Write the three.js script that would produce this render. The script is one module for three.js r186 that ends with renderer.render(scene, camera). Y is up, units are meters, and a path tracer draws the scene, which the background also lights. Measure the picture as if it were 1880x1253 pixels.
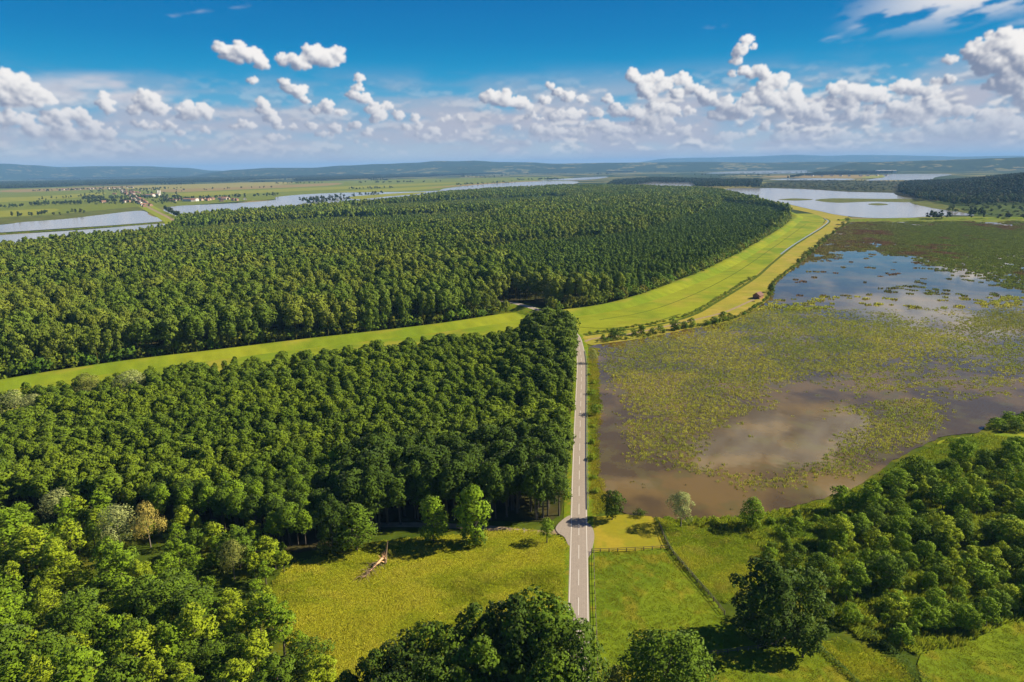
import * as THREE from 'three';
import { mergeGeometries } from 'three/addons/utils/BufferGeometryUtils.js';

// ------------------------------------------------------------------ camera, sun, exposure
const EYE = 120, PITCH = 14.37 * Math.PI / 180, ROLL = 0.82 * Math.PI / 180, FOCAL = 1253, CX = 940, CY = 626.5;
const EXPOSURE = 2.2;
const scene = new THREE.Scene();
const camera = new THREE.PerspectiveCamera(53.13, 1880 / 1253, 1, 90000);
camera.position.set(0, EYE, 0);
camera.up.set(Math.sin(ROLL), Math.cos(ROLL), 0);
camera.lookAt(0, EYE - Math.sin(PITCH) * 100, -Math.cos(PITCH) * 100);
const renderer = new THREE.WebGLRenderer({ antialias: true });
renderer.toneMapping = THREE.LinearToneMapping;
renderer.toneMappingExposure = EXPOSURE;
renderer.shadowMap.enabled = true;
const sun = new THREE.DirectionalLight(new THREE.Color().setRGB(1, 0.86, 0.64), 5);
sun.name = 'sun';
sun.position.set(1000, 720, -150);
sun.castShadow = true;
Object.assign(sun.shadow.camera, { left: -900, right: 900, top: 900, bottom: -900, near: 1, far: 4000 });
sun.target.position.set(0, 0, -400); sun.position.add(sun.target.position);
scene.add(sun, sun.target);
scene.fog = new THREE.FogExp2(new THREE.Color().setRGB(0.25, 0.54, 1.0), 0.000044);

// ------------------------------------------------------------------ random numbers, noise, colours
function rng(seed) { let a = seed >>> 0; return () => { a = (a + 0x6D2B79F5) | 0; let t = Math.imul(a ^ (a >>> 15), 1 | a); t = (t + Math.imul(t ^ (t >>> 7), 61 | t)) ^ t; return ((t ^ (t >>> 14)) >>> 0) / 4294967296; }; }
function hash2(x, y, s) { let h = (Math.imul(x, 374761393) + Math.imul(y, 668265263) + Math.imul(s, 1274126177)) | 0; h = Math.imul(h ^ (h >>> 13), 1274126177); return ((h ^ (h >>> 16)) >>> 0) / 4294967296; }
function vnoise(x, y, s = 0, per = 0) {
  let x0 = Math.floor(x), y0 = Math.floor(y), fx = x - x0, fy = y - y0, x1 = x0 + 1, y1 = y0 + 1;
  if (per) { x0 = ((x0 % per) + per) % per; y0 = ((y0 % per) + per) % per; x1 = x0 + 1 === per ? 0 : x0 + 1; y1 = y0 + 1 === per ? 0 : y0 + 1; }
  fx = fx * fx * (3 - 2 * fx); fy = fy * fy * (3 - 2 * fy);
  const a = hash2(x0, y0, s), b = hash2(x1, y0, s), c = hash2(x0, y1, s), d = hash2(x1, y1, s);
  return a + (b - a) * fx + (c - a) * fy + (a - b - c + d) * fx * fy;
}
function fbm(x, y, s = 0, oct = 4, per = 0) { let v = 0, a = 0.5, n = 0; for (let i = 0; i < oct; i++) { v += a * vnoise(x, y, s + i * 17, per); n += a; a *= 0.5; x *= 2; y *= 2; per *= 2; } return v / n; }
const clamp = (x, a = 0, b = 1) => Math.min(b, Math.max(a, x)), mix = (a, b, t) => a + (b - a) * t, sstep = (a, b, x) => { const t = clamp((x - a) / (b - a)); return t * t * (3 - 2 * t); };
const lin1 = (c) => { c /= 255; return c <= 0.04045 ? c / 12.92 : ((c + 0.055) / 1.055) ** 2.4; };
const toS = (c) => { c = clamp(c); return 255 * (c <= 0.0031308 ? c * 12.92 : 1.055 * c ** (1 / 2.4) - 0.055); };
const mix3 = (a, b, t) => [mix(a[0], b[0], t), mix(a[1], b[1], t), mix(a[2], b[2], t)];

// ------------------------------------------------------------------ survey: a point of the photograph to a point on level ground
const FWD = [0, -Math.sin(PITCH), -Math.cos(PITCH)], UP0 = [0, Math.cos(PITCH), -Math.sin(PITCH)];
const RT = [Math.cos(ROLL), -UP0[1] * Math.sin(ROLL), -UP0[2] * Math.sin(ROLL)], UPV = [Math.sin(ROLL), UP0[1] * Math.cos(ROLL), UP0[2] * Math.cos(ROLL)];
function ray(px, py) { const u = (px - CX) / FOCAL, v = (CY - py) / FOCAL; return [0, 1, 2].map((i) => u * RT[i] + v * UPV[i] + FWD[i]); }
function G(px, py) { const d = ray(px, py), t = EYE / Math.max(-d[1], 1e-4); return [d[0] * t, d[2] * t]; }
function toPx(x, y, z) { const p = [x, y - EYE, z], d = (a) => a[0] * p[0] + a[1] * p[1] + a[2] * p[2], f = d(FWD); return f < 1 ? [-9999, -9999] : [CX + FOCAL * d(RT) / f, CY - FOCAL * d(UPV) / f]; }
const Gs = (list) => list.map(([x, y]) => G(x, y));
function inside(poly, x, z) { let c = false; for (let i = 0, j = poly.length - 1; i < poly.length; j = i++) { const [xi, zi] = poly[i], [xj, zj] = poly[j]; if ((zi > z) !== (zj > z) && x < (xj - xi) * (z - zi) / (zj - zi) + xi) c = !c; } return c; }
function distLine(pts, x, z) { let m = 1e9; for (let i = 1; i < pts.length; i++) { const [ax, az] = pts[i - 1], [bx, bz] = pts[i], dx = bx - ax, dz = bz - az, t = clamp(((x - ax) * dx + (z - az) * dz) / (dx * dx + dz * dz + 1e-9)); m = Math.min(m, Math.hypot(x - ax - dx * t, z - az - dz * t)); } return m; }

// ------------------------------------------------------------------ sky: air and clouds
const SW = 4096, SH = 2048, SD = SW / 360;
{
  const sky = new Float32Array(SW * SH * 4), R = rng(77);
  const toAng = (px, py) => { const d = ray(px, py), n = Math.hypot(...d); return [Math.atan2(d[0], -d[2]) * 180 / Math.PI, Math.asin(d[1] / n) * 180 / Math.PI]; };
  const S = (r, g, b) => [lin1(r) / EXPOSURE, lin1(g) / EXPOSURE, lin1(b) / EXPOSURE];
  const stops = [[0, S(208, 212, 216)], [1.5, S(182, 197, 210)], [3.2, S(134, 174, 206)], [5, S(70, 168, 210)], [7, S(16, 150, 202)], [9.5, S(0, 128, 190)], [13, S(0, 108, 176)], [25, S(2, 88, 158)], [50, S(6, 70, 142)], [90, S(8, 60, 122)]];
  const air = (el) => { for (let i = 1; i < stops.length; i++) if (el <= stops[i][0]) return mix3(stops[i - 1][1], stops[i][1], (el - stops[i - 1][0]) / (stops[i][0] - stops[i - 1][0])); return stops[stops.length - 1][1]; };
  const zb = new Float32Array(SW * SH).fill(-1e3), al = new Float32Array(SW * SH);
  // cumulus heads seen in the photograph: x, y, radius in its pixels
  const seen = `18 158 22,45 164 18,68 176 15,-8 168 22,90 184 12,40 184 14,12 186 16,70 190 12,20 222 14,50 226 13,85 222 13,112 218 14,138 214 14,152 226 12,172 246 13,200 250 11,120 246 16,60 244 14,-25 172 20,-20 222 16,195 187 13,200 203 11,270 193 19,290 203 16,250 204 12,355 210 20,380 212 13,338 215 12,
400 90 11,420 102 14,440 86 9,445 97 13,465 108 16,481 120 13,438 110 14,520 115 14,545 118 16,575 106 19,592 112 19,621 106 17,606 116 14,560 124 10,463 150 9,520 152 9,530 165 12,550 174 12,557 164 8,560 186 8,600 200 15,625 208 9,580 205 10,
480 190 10,487 203 13,497 219 13,510 235 9,445 230 10,460 232 8,430 235 7,537 235 7,570 233 9,615 235 10,640 238 5,660 146 9,657 162 10,648 177 12,666 184 13,685 202 13,711 197 10,700 214 14,731 215 11,690 222 10,760 220 10,771 232 7,745 235 7,675 245 10,655 262 5,330 245 7,328 272 6,345 271 5,455 263 5,670 268 6,708 258 5,90 268 8,70 242 10,
905 184 17,930 187 18,955 193 14,890 181 10,971 199 8,1010 160 8,1025 172 10,1045 181 12,1070 186 10,1000 187 10,1115 185 10,1030 216 12,1050 218 8,1018 220 8,1095 210 11,1130 208 14,1165 210 14,1200 205 14,1226 208 10,
1160 143 14,1180 160 18,1205 145 13,1216 162 16,1250 150 15,1266 167 16,1286 172 12,1190 176 14,1240 178 12,1372 78 10,1359 97 12,1352 115 10,1366 134 10,1345 138 7,1381 140 9,1384 88 6,1395 134 12,1410 150 16,1431 156 17,1451 176 17,1400 170 17,1420 187 19,1380 187 16,1462 191 11,
1300 187 15,1330 197 17,1356 202 15,1320 216 13,1345 216 12,1371 212 11,1545 170 15,1575 172 18,1606 176 16,1560 186 15,1621 186 12,1530 164 9,1655 165 14,1680 168 16,1706 173 14,1722 156 10,1741 150 9,1800 95 19,1830 84 21,1862 90 22,1790 112 14,1821 116 23,1851 126 25,1872 152 24,1840 162 20,1884 182 22,1800 134 12,1745 112 9,1900 120 30,1930 150 30,1690 205 16,1720 200 15,1650 212 13,1760 205 14,1500 215 13,1470 222 11,1600 222 12,1560 215 12`
    .replace(/\n/g, '').split(',').map((s) => s.trim().split(' ').map(Number));
  const puffs = [];
  const grow = (az, el, r, z, gen, tall) => {
    puffs.push([az, el, r, z]);
    if (gen <= 0 || r < 0.12) return;
    const n = 5 + Math.floor(R() * 3);
    for (let k = 0; k < n; k++) {
      const a = Math.PI * (-0.12 + 1.24 * R()), q = r * (0.34 + 0.26 * R());
      grow(az + Math.cos(a) * r * 0.82, el + Math.sin(a) * r * 0.78 * tall, q, z + r * (R() * 0.7 - 0.15), gen - 1, tall);
    }
  };
  for (const [x, y, r] of seen) { const [a, e] = toAng(x, y); grow(a, e, r / FOCAL * 57.3 * 0.86, R() * 0.4, 2, 1); }
  const cluster = (az, el, w, n, size, flat = 0.45) => { for (let k = 0; k < n; k++) { const t = R() * 2 - 1, q = size * (0.5 + 0.6 * R()) * (1 - 0.5 * t * t); grow(az + t * w, el + (1 - t * t) * w * flat * R(), q, R() * 0.3, size > 0.5 ? 2 : 1, 1); } };
  for (let k = 0; k < 120; k++) { const right = R() < 0.72, [a, e] = toAng(right ? 960 + R() * 960 : R() * 1000, (right ? 200 : 222) + R() * (right ? 62 : 45)); cluster(a, e, 0.6 + R() * 1.4, right ? 7 : 4, 0.22 + (right ? 0.3 : 0.14) * R(), 0.22); }   // the low far bank
  for (let az = 42; az < 318; az += 3.2 + R() * 3.5) cluster(az, 2.4 + R() * 4.8, 1.4 + R() * 2.2, 7, 0.55 + R() * 0.4);                // the same bank all round
  for (let k = 0; k < 150; k++) { const az = 42 + R() * 276; cluster(az, 1.6 + R() * 2.5, 0.5 + R() * 0.9, 4, 0.22 + 0.12 * R(), 0.25); }
  for (let k = 0; k < 46; k++) { const az = R() * 360, el = 19 + R() * 44; if (Math.abs(((az + 180) % 360) - 180) < 42 && el < 32) continue; cluster(az, el, 2.5 + R() * 3, 9, 1.3 + R() * 0.8, 0.35); }   // clouds overhead
  for (const [a, e] of [[21, 19.6], [23.5, 20.6], [25.5, 19], [18.5, 21.5], [29, 23.5], [26, 27], [-14, 26], [33, 26]]) cluster(a, e, 2.4, 12, 1.9, 0.4);                     // those that the pond mirrors
  for (const [az, el, r, z] of puffs) {
    const cs = 1 / Math.cos(el * Math.PI / 180), x0 = Math.floor(((az - r * cs * 1.3) + 90) * SD), x1 = Math.ceil(((az + r * cs * 1.3) + 90) * SD), y0 = Math.floor((el - r * 1.3 + 90) * SD), y1 = Math.ceil((el + r * 1.3 + 90) * SD);
    for (let y = Math.max(y0, SH / 2); y <= y1 && y < SH; y++) for (let x = x0; x <= x1; x++) {
      const e = (y + 0.5) / SD - 90, a = (x + 0.5) / SD - 90, wx = (fbm(a * 2.6 + 50, e * 2.6, 5, 3) - 0.5) * 0.55, wy = (fbm(a * 2.6, e * 2.6 + 70, 9, 3) - 0.5) * 0.5;
      let dx = (a + wx * Math.min(1, r * 1.2) - az) / (r * cs), dy = (e + wy * Math.min(1, r * 1.2) - el) / r;
      if (dy < 0) dy *= 1.45;
      const d2 = dx * dx + dy * dy;
      if (d2 >= 1) continue;
      const i = y * SW + ((x % SW) + SW) % SW, h = Math.sqrt(1 - d2), zz = z + r * h;
      if (zz > zb[i]) zb[i] = zz;
      al[i] = Math.max(al[i], sstep(0, 0.8, h) * (dy < 0 ? 1 - 0.4 * d2 : 1));
    }
  }
  const L = (() => { const v = [0.8, 0.58, 0.25], n = Math.hypot(...v); return v.map((c) => c / n); })();
  const lit = S(252, 248, 244), dark = S(126, 136, 160), veil = S(184, 186, 200);
  for (let y = 0; y < SH; y++) {
    const el = (y + 0.5) / SD - 90, base = el < 0 ? stops[0][1] : air(el);
    for (let x = 0; x < SW; x++) {
      const i = y * SW + x; let c = base;
      if (el > 0 && el < 75) {
        let az = (x + 0.5) / SD - 90; if (az > 180) az -= 360;
        const side = 0.72 + 0.28 * sstep(-30, 20, az);
        const v = fbm(az * 0.22 + 9, el * 0.8, 31, 5), band = sstep(-0.6, 0.9, el) * (1 - sstep(3.2, 8.2, el)) * side;
        c = mix3(c, veil, clamp(band * sstep(0.34, 0.66, v) * 0.95 + band * 0.2));
        const ci = fbm(az * 0.09 + el * 0.16 + 3, el * 0.55 - az * 0.09, 61, 6), high = sstep(7, 10, el) * (1 - sstep(30, 60, el));
        c = mix3(c, S(226, 226, 232), 0.85 * high * sstep(0.71, 0.82, ci) * sstep(0.38, 0.62, fbm(az * 0.5, el * 1.4 - az * 0.2, 67, 4)));
        const tr = sstep(1, 0.25, Math.hypot((az - 34.5 + (el - 10.8) * -0.8) / 11, (el - 11.2 - (az - 34.5) * 0.1) / 3));
        if (tr > 0) c = mix3(c, S(238, 236, 236), tr * 0.97 * sstep(0.36, 0.54, fbm(az * 0.35 + el * 0.3, el * 1.6 - az * 0.35, 91, 5)));
        const tl = sstep(1, 0.3, Math.hypot((az + 30) / 7.5, (el - 5.4 - (az + 30) * 0.05) / 1.5));
        if (tl > 0) c = mix3(c, S(216, 212, 218), tl * 0.8 * sstep(0.25, 0.6, fbm(az * 0.3, el * 1.2, 93, 4)));
        const soft = sstep(0.5, 1.6, el) * (1 - sstep(4.2, 7.4, el)) * (0.4 + 0.6 * sstep(-8, 12, Math.abs(az) > 42 ? 12 : az));   // layered far cloud, wide and flat
        if (soft > 0) {
          const q = (e) => 0.62 * fbm(az * 0.42 + 20, e * 1.25, 131, 5) + 0.38 * fbm(az * 1.5, e * 3, 137, 4), n0 = q(el), up = q(el + 0.28) - n0, dx = fbm((az + 0.5) * 0.9, el * 2, 139, 3) - fbm((az - 0.2) * 0.9, el * 2, 139, 3);
          c = mix3(c, mix3(S(158, 166, 184), S(236, 231, 228), sstep(-0.09, 0.1, -up - dx * 0.35)), 0.85 * soft * sstep(0.44, 0.6, n0));
        }
        const A = al[i];
        if (A > 0.004) {
          const at = (ox, oy) => { const q = zb[(y + oy) * SW + ((x + ox + SW) % SW)]; return q < -100 ? zb[i] - 0.5 : q; };
          const gx = (at(2, 0) - at(-2, 0)) * SD / 4, gy = (at(0, 2) - at(0, -2)) * SD / 4, m = 1 / Math.sqrt(gx * gx + gy * gy + 1);
          const hx = (at(6, 0) - at(-6, 0)) * SD / 12, hy = (at(0, 6) - at(0, -6)) * SD / 12, hm = 1 / Math.sqrt(hx * hx + hy * hy + 1);
          let s = 0.5 + 0.25 * ((-gx * L[0] - gy * L[1] + L[2]) * m) + 0.3 * ((-hx * L[0] - hy * L[1] + L[2]) * hm), over = 0;
          for (let k = 1; k <= 5; k++) over += al[Math.min(SH - 1, y + k * 5) * SW + ((x + k * 6) % SW)] / 5;   // cloud between here and the sun
          s -= 0.2 * over - 0.06;
          s = clamp(s + (fbm(az * 5, el * 5, 41, 3) - 0.5) * 0.28);
          let col = mix3(dark, lit, sstep(0.22, 0.86, s));
          const far = 0.62 * (1 - sstep(1.2, 6.2, el));
          col = mix3(col, veil, far);
          const ragged = clamp(A * 1.55 - 0.62 * fbm(az * 4.5, el * 6, 43, 4));
          c = mix3(c, col, clamp(ragged) * (0.35 + 0.65 * sstep(0.6, 3.2, el)));
        }
      }
      sky[i * 4] = c[0]; sky[i * 4 + 1] = c[1]; sky[i * 4 + 2] = c[2]; sky[i * 4 + 3] = 1;
    }
  }
  const t = new THREE.DataTexture(sky, SW, SH, THREE.RGBAFormat, THREE.FloatType);
  t.mapping = THREE.EquirectangularReflectionMapping; t.magFilter = THREE.LinearFilter; t.needsUpdate = true;
  scene.background = t; scene.environment = t;
}

// ------------------------------------------------------------------ objects: names, labels, materials
const nth = ['first', 'second', 'third', 'fourth', 'fifth', 'sixth', 'seventh', 'eighth', 'ninth', 'tenth', 'eleventh', 'twelfth', 'thirteenth', 'fourteenth'];
const names = new Map();
function numbered(n) { const k = names.get(n) ?? 0; names.set(n, k + 1); return k ? n + '_' + String(k).padStart(3, '0') : n; }
function tag(o, label, category, group, kind) { o.userData.label = label; o.userData.category = category; if (group) o.userData.group = group; if (kind) o.userData.kind = kind; return o; }
function mesh(name, geo, mat, parent) { const m = new THREE.Mesh(geo, mat); m.name = parent ? name : numbered(name); m.castShadow = m.receiveShadow = true; (parent ?? scene).add(m); return m; }
function thing(name, x, y, z, label, category, group) { const g = new THREE.Group(); g.name = numbered(name); g.position.set(x, y, z); scene.add(g); return tag(g, label, category, group); }
const TONE = 0.74;   // all base colours below were noted for a slower exposure
const std = (r, g, b, rough = 0.9, extra = {}) => new THREE.MeshStandardMaterial({ color: new THREE.Color().setRGB(r * TONE, g * TONE, b * TONE), roughness: rough, ...extra });
function noiseTex(size, fn, srgb = true) {
  const d = new Uint8Array(size * size * 4);
  for (let y = 0; y < size; y++) for (let x = 0; x < size; x++) { const c = fn(x / size, y / size), i = (y * size + x) * 4, k = srgb ? TONE : 1; for (let q = 0; q < 3; q++) d[i + q] = srgb ? toS(c[q] * k) : 255 * clamp(c[q]); d[i + 3] = 255; }
  const t = new THREE.DataTexture(d, size, size); t.colorSpace = srgb ? THREE.SRGBColorSpace : THREE.NoColorSpace; t.wrapS = t.wrapT = THREE.RepeatWrapping; t.magFilter = THREE.LinearFilter; t.minFilter = THREE.LinearMipmapLinearFilter; t.needsUpdate = true; return t;
}
function turfMat(seed, a, b, c, grain = 1, size = 512) {   // three tones mixed by layered noise; one tile = uv unit
  return new THREE.MeshPhysicalMaterial({ roughness: 1, specularIntensity: 0.06, map: noiseTex(size, (u, v) => {
    const n1 = fbm(u * 5, v * 5, seed, 5, 5), n2 = fbm(u * 24, v * 40, seed + 3, 3, 8 * 1) , n3 = hash2(u * size | 0, v * size | 0, seed);
    let k = mix3(a, b, sstep(0.32, 0.66, n1)); k = mix3(k, c, sstep(0.5, 0.8, fbm(u * 11, v * 11, seed + 9, 3, 11)) * 0.8);
    const g = 1 + grain * (0.5 * (n2 - 0.5) + 0.35 * (n3 - 0.5)); return [k[0] * g, k[1] * g, k[2] * g];
  }) });
}
function smoothRing(pts, jitter, seed, per = 6) {
  const R = rng(seed), curve = new THREE.CatmullRomCurve3(pts.map(([x, z]) => new THREE.Vector3(x, 0, z)), true, 'centripetal'), n = pts.length * per, out = [];
  for (let i = 0; i < n; i++) { const p = curve.getPoint(i / n), q = curve.getPoint((i + 1) / n), step = Math.hypot(q.x - p.x, q.z - p.z), k = Math.min(jitter, step * 0.35); out.push([p.x + (R() - 0.5) * 2 * k, p.z + (R() - 0.5) * 2 * k]); }
  return out;
}
function sheetGeo(ring, y, tile) {
  const c = ring.map(([x, z]) => new THREE.Vector2(x, -z)), f = THREE.ShapeUtils.triangulateShape(c, []), g = new THREE.BufferGeometry();
  g.setAttribute('position', new THREE.Float32BufferAttribute(ring.flatMap(([x, z]) => [x, y, z]), 3));
  g.setAttribute('normal', new THREE.Float32BufferAttribute(ring.flatMap(() => [0, 1, 0]), 3));
  g.setAttribute('uv', new THREE.Float32BufferAttribute(ring.flatMap(([x, z]) => [x / tile, z / tile]), 2));
  g.setIndex(f.flatMap(([a, b, d]) => (c[b].x - c[a].x) * (c[d].y - c[a].y) - (c[b].y - c[a].y) * (c[d].x - c[a].x) > 0 ? [a, b, d] : [a, d, b])); return g;
}
function sheet(name, pxPts, y, mat, label, category, { tile = 30, jitter = 0, smooth = true, seed = 1, per = 6 } = {}) {
  const ring = smooth ? smoothRing(Gs(pxPts), jitter, seed, per) : Gs(pxPts);
  const m = mesh(name, sheetGeo(ring, y, tile), mat); tag(m, label, category, null, 'structure'); m.userData.kind = 'structure'; return { m, ring };
}
function path(pts, step) { const c = new THREE.CatmullRomCurve3(pts.map(([x, z]) => new THREE.Vector3(x, 0, z)), false, 'centripetal'), n = Math.max(2, Math.round(c.getLength() / step)); return c.getSpacedPoints(n).map((p) => [p.x, p.z]); }
function ribbon(line, prof, tile = 10, lift = null) {   // prof: [offset to the right of travel, height]...
  const P = [], U = [], I = [], n = line.length, k = prof.length; let s = 0;
  for (let i = 0; i < n; i++) {
    const p = line[Math.max(0, i - 1)], q = line[Math.min(n - 1, i + 1)], l = Math.hypot(q[0] - p[0], q[1] - p[1]), tx = (q[0] - p[0]) / l, tz = (q[1] - p[1]) / l;
    if (i) s += Math.hypot(line[i][0] - line[i - 1][0], line[i][1] - line[i - 1][1]);
    const up = lift ? lift[i] : 0;
    for (const [o0, h0] of prof) { const o = h0 < 0.2 ? o0 * (1 + up * 0.45) : o0, h = h0 < 0.2 ? h0 : h0 + up; P.push(line[i][0] - tz * o, h, line[i][1] + tx * o); U.push(o / tile, s / tile); }
    if (i) for (let j = 0; j < k - 1; j++) { const v = i * k + j, w = v - k; I.push(w, w + 1, v, v, w + 1, v + 1); }
  }
  const g = new THREE.BufferGeometry(); g.setAttribute('position', new THREE.Float32BufferAttribute(P, 3)); g.setAttribute('uv', new THREE.Float32BufferAttribute(U, 2)); g.setIndex(I); g.computeVertexNormals(); return g;
}
const M4 = new THREE.Matrix4(), Q = new THREE.Quaternion(), V = new THREE.Vector3(), SC = new THREE.Vector3(), YAX = new THREE.Vector3(0, 1, 0), COL = new THREE.Color();
function copies(name, geo, mat, list, label, category) {   // list: [x, y, z, turn, sx, sy, r, g, b]
  if (!list.length) return;
  const m = new THREE.InstancedMesh(geo, mat, list.length); m.name = numbered(name);
  list.forEach(([x, y, z, t, sx, sy, r, g, b], i) => { m.setMatrixAt(i, M4.compose(V.set(x, y, z), Q.setFromAxisAngle(YAX, t), SC.set(sx, sy, sx))); m.setColorAt(i, COL.setRGB(r * TONE, g * TONE, b * TONE)); });
  m.castShadow = m.receiveShadow = true; scene.add(m); tag(m, label, category, null, 'stuff'); return m;
}

// ------------------------------------------------------------------ foliage
class Faces {
  constructor() { this.p = []; this.n = []; this.c = []; this.i = []; }
  quad(c, n, sn, size, R, tint, asp = 1) {   // an irregular leafy face about c, facing n, shaded with sn
    let ax = n[1] * 0.3 - n[2], ay = n[2] * 0.2 - n[0] * 0.3 + 0.01, az = n[0] - n[1] * 0.2; let l = Math.hypot(ax, ay, az) || 1; ax /= l; ay /= l; az /= l;
    let bx = n[1] * az - n[2] * ay, by = n[2] * ax - n[0] * az, bz = n[0] * ay - n[1] * ax; l = Math.hypot(bx, by, bz) || 1; bx /= l; by /= l; bz /= l;
    const t0 = R() * 6.283, v = this.p.length / 3;
    for (let k = 0; k < 4; k++) { const t = t0 + k * 1.571 + (R() - 0.5) * 0.9, r = size * (0.55 + 0.75 * R()), ca = Math.cos(t) * r, sb = Math.sin(t) * r * asp, lift = (R() - 0.5) * size * 0.5; this.p.push(c[0] + ax * ca + bx * sb + n[0] * lift, c[1] + ay * ca + by * sb + n[1] * lift, c[2] + az * ca + bz * sb + n[2] * lift); this.n.push(sn[0], sn[1], sn[2]); this.c.push(tint[0], tint[1], tint[2]); }
    this.i.push(v, v + 1, v + 2, v, v + 2, v + 3);
  }
  tube(a, b, ra, rb, tint, sides = 5) {
    const d = [b[0] - a[0], b[1] - a[1], b[2] - a[2]], l = Math.hypot(...d), w = d.map((q) => q / l), s = Math.abs(w[1]) > 0.9 ? [1, 0, 0] : [0, 1, 0];
    let u = [w[1] * s[2] - w[2] * s[1], w[2] * s[0] - w[0] * s[2], w[0] * s[1] - w[1] * s[0]]; const ul = Math.hypot(...u); u = u.map((q) => q / ul); const v = [w[1] * u[2] - w[2] * u[1], w[2] * u[0] - w[0] * u[2], w[0] * u[1] - w[1] * u[0]], o = this.p.length / 3;
    for (let k = 0; k < sides; k++) { const t = k / sides * 6.2832, c = Math.cos(t), e = Math.sin(t), n = [0, 1, 2].map((q) => u[q] * c + v[q] * e); for (const [e0, r] of [[a, ra], [b, rb]]) { this.p.push(e0[0] + n[0] * r, e0[1] + n[1] * r, e0[2] + n[2] * r); this.n.push(...n); this.c.push(...tint); } }
    for (let k = 0; k < sides; k++) { const i = o + k * 2, j = o + ((k + 1) % sides) * 2; this.i.push(i, j, i + 1, j, j + 1, i + 1); }
  }
  geo() { const g = new THREE.BufferGeometry(); g.setAttribute('position', new THREE.Float32BufferAttribute(this.p, 3)); g.setAttribute('normal', new THREE.Float32BufferAttribute(this.n, 3)); g.setAttribute('color', new THREE.Float32BufferAttribute(this.c, 3)); g.setIndex(this.i); return g; }
}
const rdir = (R) => { const z = R() * 2 - 1, t = R() * 6.2832, s = Math.sqrt(1 - z * z); return [s * Math.cos(t), z, s * Math.sin(t)]; };
const unit = (v) => { const l = Math.hypot(...v) || 1; return [v[0] / l, v[1] / l, v[2] / l]; };
// a crown of unit height: blobs of leaves round a lobed ellipsoid; o: w half-width, b crown base, blobs, br blob size, leaf, n
function crown(seed, o, into = new Faces()) {
  const R = rng(seed), cy = (o.b + 1) / 2, ry = (1 - o.b) / 2, blobs = [];
  for (let k = 0; k < o.blobs; k++) {
    const d = rdir(R); if (d[1] < (o.b < 0.06 ? -0.97 : -0.6)) d[1] *= -1;
    const taper = o.taper ? 1 - o.taper * Math.max(0, d[1]) * Math.max(0, d[1]) : 1, q = 0.5 + 0.32 * R(), br = o.w * o.br * (0.7 + 0.6 * R());
    const lop = 0.78 + 0.44 * R();
    blobs.push([d[0] * o.w * q * taper * lop, cy + d[1] * (ry - br * 0.6) * (0.75 + 0.25 * R()), d[2] * o.w * q * taper * lop, br]);
  }
  blobs.push([0, cy, 0, Math.min(o.w, ry) * 0.55]);
  const W = blobs.map((b) => b[3] * b[3]), T = W.reduce((a, b) => a + b);
  for (let k = 0, tries = 0; k < o.n && tries < o.n * 6; tries++) {
    let t = R() * T, j = 0; while ((t -= W[j]) > 0 && j < blobs.length - 1) j++;
    const B = blobs[j], d = rdir(R); if (d[1] < 0 && R() < 0.45) d[1] *= -1;
    const r = B[3] * (0.72 + 0.38 * R()), c = [B[0] + d[0] * r, B[1] + d[1] * r * (o.flat ?? 0.85), B[2] + d[2] * r];
    if (blobs.some((b, q) => q !== j && Math.hypot(c[0] - b[0], c[1] - b[1], c[2] - b[2]) < b[3] * 0.72)) { if (R() < 0.93) continue; }
    if (c[1] < 0.01) continue;
    const e = rdir(R), J = o.jit ?? 0.75, g = unit([c[0] / o.w, (c[1] - cy) / ry * 0.9, c[2] / o.w]), n = unit([d[0] + e[0] * J + g[0] * 0.3, d[1] + e[1] * J + 0.2, d[2] + e[2] * J + g[2] * 0.3]), sn = unit([n[0] * 0.7 + d[0] * 0.6 + g[0] * 0.6, n[1] * 0.7 + d[1] * 0.6 + g[1] * 0.6, n[2] * 0.7 + d[2] * 0.6 + g[2] * 0.6]);
    const v = 0.78 + 0.44 * R(), y = R() * 0.22; into.quad(c, n, sn, o.leaf * (0.7 + 0.6 * R()), R, [v * (1 + y), v * (1 + y * 0.5), v * (1 - y)], o.asp ?? 0.8); k++;
  }
  return into;
}
function trunkGeo(seed, o) {
  const R = rng(seed), F = new Faces(), tint = [1, 1, 1], h = o.b + (1 - o.b) * 0.55, r = o.tr ?? 0.018, lean = [(R() - 0.5) * 0.05, h, (R() - 0.5) * 0.05];
  F.tube([0, -0.02, 0], [lean[0] * 0.5, h * 0.5, lean[2] * 0.5], r * 1.25, r * 0.85, tint, 7); F.tube([lean[0] * 0.5, h * 0.5, lean[2] * 0.5], lean, r * 0.85, r * 0.35, tint, 6);
  for (let k = 0; k < 6; k++) { const t = 0.45 + 0.5 * R(), a = k * 1.05 + R() * 0.6, s = [lean[0] * t, h * t, lean[2] * t], q = o.w * (0.45 + 0.3 * R()); F.tube(s, [s[0] + Math.cos(a) * q, s[1] + q * (0.55 + 0.5 * R()), s[2] + Math.sin(a) * q], r * 0.45, r * 0.12, tint, 4); }
  return F.geo();
}
const leafMat = (r, g, b, k = TONE) => new THREE.MeshPhysicalMaterial({ color: new THREE.Color().setRGB(r * k, g * k, b * k), roughness: 1, specularIntensity: 0.25, transmission: 0.22, thickness: 0, vertexColors: true, side: THREE.DoubleSide });
const barkMat = std(0.1, 0.085, 0.065, 0.95), paleBark = std(0.22, 0.19, 0.15, 0.95);
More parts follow.
